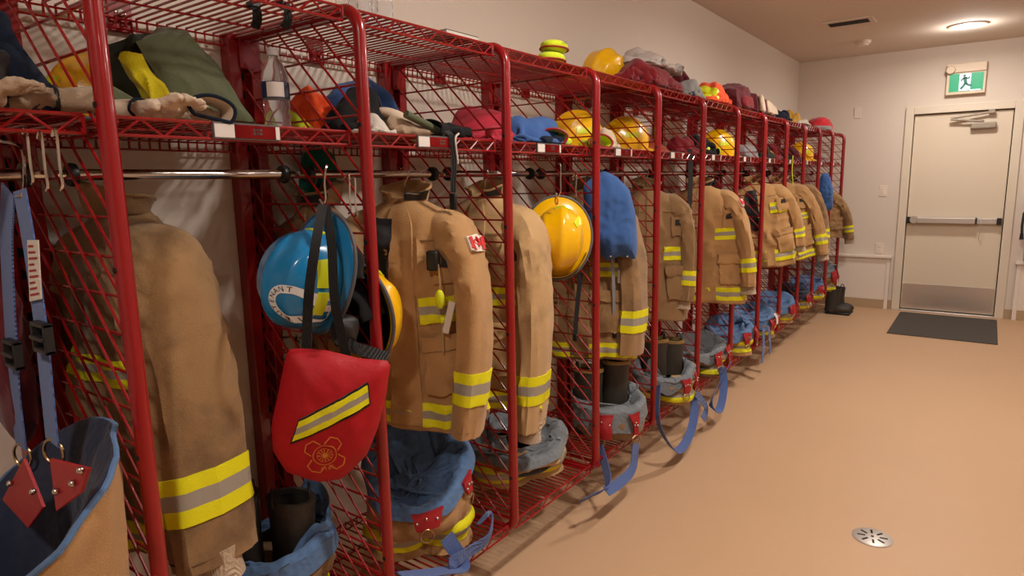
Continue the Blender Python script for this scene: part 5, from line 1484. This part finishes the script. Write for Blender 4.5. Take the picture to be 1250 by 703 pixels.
# neon slippers with handwriting
for k, (z, dx) in enumerate(((ZU, 0.), (ZU+.043, .008))):
    cc = pix(673, 60, x=-.10); cc.z = z
    t = thing('foam_pad', ['lower lime foam pad of the pair on top of the lockers', 'upper lime foam pad of the pair marked 143'][k], 'pad', cc+Vector((dx, dx, 0)), (0, 0, .2))
    def pd(u, v):
        th = 2*pi*u; a = v*pi; rr = math.sin(a)**.8
        return Vector((.05*rr*math.cos(th), .075*rr*math.sin(th), .023-.023*math.copysign(abs(math.cos(a))**.8, math.cos(a))))
    surf('pad', pd, 32, 14, M_LIME, t)
    MB().tube([(.051*math.cos(a), .076*math.sin(a), .014) for a in np.linspace(0, 2*pi, 33)[:-1]], .0035, 7, closed=True).build('red_edge', M_REDT, t)
    if k == 1:
        def sf(u, v): 
            a = -.75+u; r_ = .052
            return Vector((r_*math.cos(a*.9), .078*math.sin(a*.9), .016+v))
        sg = 1 if fnorm(sf, .5, .01).x > 0 else -1
        decal('handwriting', sf, .40, .014, .8, -1*.8, [[(x*1.0, y*.02) for x, y in p] for p in [[(x*.45, y) for x, y in q] for q in text_polys('143', 1.0)]], M_PRINT, t, .003, sg)
def top(px, py, x): 
    p = pix(px, py, x=x); p.z = ZU; return p
helmet('yellow fire helmet on top of the lockers beside the dark red heap', top(742, 70, -.30)+Vector((0, -.05, .065)), axes((0, 1, 0), (.3, -.35, 1)), M_YHELM, strips=(), flaps=False, dims=(.105, .125, .13))
heap('red_jacket', 'dark red jacket heaped on top of the lockers under a plastic bag', 'jacket', top(785, 90, -.15), (.13, .37, .15), M_DRED, 15.2, amp=.28, fold=.28, patches=(('lime_patch', .55, .75, .80, .84, M_LIMES),))
q = top(790, 62, -.2); q.z = ZU+.115
heap('plastic_bag', 'crumpled clear plastic bag lying over the dark red jacket', 'plastic bag', q, (.13, .30, .11), M_PBAG, 16.6, amp=.3, fold=.35, fs=2.6)
heap('grey_hood', 'grey hood with dark opening between the red jacket and orange vest', 'hood', top(838, 100, -.13), (.09, .17, .12), M_GREYC, 17.1, amp=.25, fold=.25, patches=(('dark_opening', .5, .75, .2, .45, M_NAVY),))
heap('maroon_hood', 'dark maroon hood peeking over the grey hood on top', 'hood', top(829, 90, -.2), (.08, .09, .19), M_MAROON, 17.8, amp=.2, fold=.2)
heap('orange_vest', 'orange safety vest with lime stripes bunched on top of the lockers', 'vest', top(866, 110, -.12), (.10, .22, .15), M_ORANGE, 18.3, amp=.25, fold=.25, fs=2.4, patches=(('lime_stripe', .3, .85, .22, .30, M_LIMES), ('lime_stripe', .3, .85, .36, .43, M_LIMES)))
t = thing('maroon_bag', 'boxy maroon equipment bag on top of the lockers', 'bag', top(894, 112, -.14))
hexa('bag_body', [(-.10, -.20, 0), (.10, -.20, 0), (-.10, .17, 0), (.10, .17, 0), (-.09, -.17, .15), (.08, -.17, .13), (-.09, .15, .19), (.08, .15, .175)], M_MAROON, t, n=16, rnd=.35, bulge=.01, nsd=3., namp=.012, fold=.012)
hexa('side_pocket', [(.08, -.12, .01), (.13, -.12, .01), (.08, .10, .01), (.13, .10, .01), (.08, -.10, .09), (.12, -.10, .08), (.08, .09, .10), (.12, .09, .09)], M_DRED, t, n=12, rnd=.5, bulge=.004, nsd=5., namp=.006, fold=.005)
t = thing('striped_bag', 'maroon duffel bag with cream panels on top of the lockers', 'bag', top(922, 122, -.13))
hexa('bag_body', [(-.10, -.26, 0), (.10, -.26, 0), (-.10, .30, 0), (.10, .30, 0), (-.08, -.24, .17), (.07, -.24, .15), (-.08, .26, .06), (.07, .26, .05)], M_MAROON, t, n=18, rnd=.4, bulge=.02, nsd=8., namp=.012, fold=.012)
hexa('cream_panel', [(.09, -.05, .01), (.125, -.05, .01), (.09, .20, .01), (.125, .20, .01), (.08, -.05, .11), (.105, -.05, .11), (.08, .20, .07), (.105, .20, .07)], M_CREAM, t, n=10, rnd=.4, bulge=.004, nsd=5., namp=.004, fold=.004)
hexa('cream_strip', [(.09, -.21, .01), (.125, -.21, .01), (.09, -.15, .01), (.125, -.15, .01), (.08, -.21, .13), (.105, -.21, .13), (.08, -.15, .12), (.105, -.15, .12)], M_CREAM, t, n=10, rnd=.4, bulge=.004, nsd=6., namp=.004, fold=.004)
heap('navy_hat', 'navy cloth cap between the maroon duffel and the tan gloves', 'cap', top(952, 132, -.12), (.09, .16, .09), M_NAVY, 20.1, amp=.2, fold=.2)
heap('rolled_glove', 'tan work glove rolled up on top of the lockers beside the navy cap', 'glove', top(965, 135, -.12), (.06, .09, .14), M_FOAM, 24.1, amp=.2, fold=.2, group='tan gloves on top of the lockers', p=.5)
heap('rolled_glove', 'tan work glove rolled up on top of the lockers beside the red cap', 'glove', top(973, 138, -.11), (.06, .10, .115), M_FOAM, 25.3, amp=.2, fold=.2, group='tan gloves on top of the lockers', p=.5)
heap('white_cloth', 'folded white cloth on top of the lockers below the tan gloves', 'cloth', top(979, 142, -.07), (.06, .22, .045), M_WHITEC, 21.2, amp=.2, fold=.2)
t = thing('red_hat', 'red cap with grey edging on top of the last lockers', 'cap', top(1000, 150, -.13))
cf = heap_f((.12, .24, .13), 22., .06, .05, .6)
surf('crown', cf, 40, 20, M_REDC, t, cap1=True)
patch('grey_edging', cf, .65, .98, .82, .97, M_GREYC, t, 20, 4, .006, .01, SGN(cf, (0, 0, 0)))
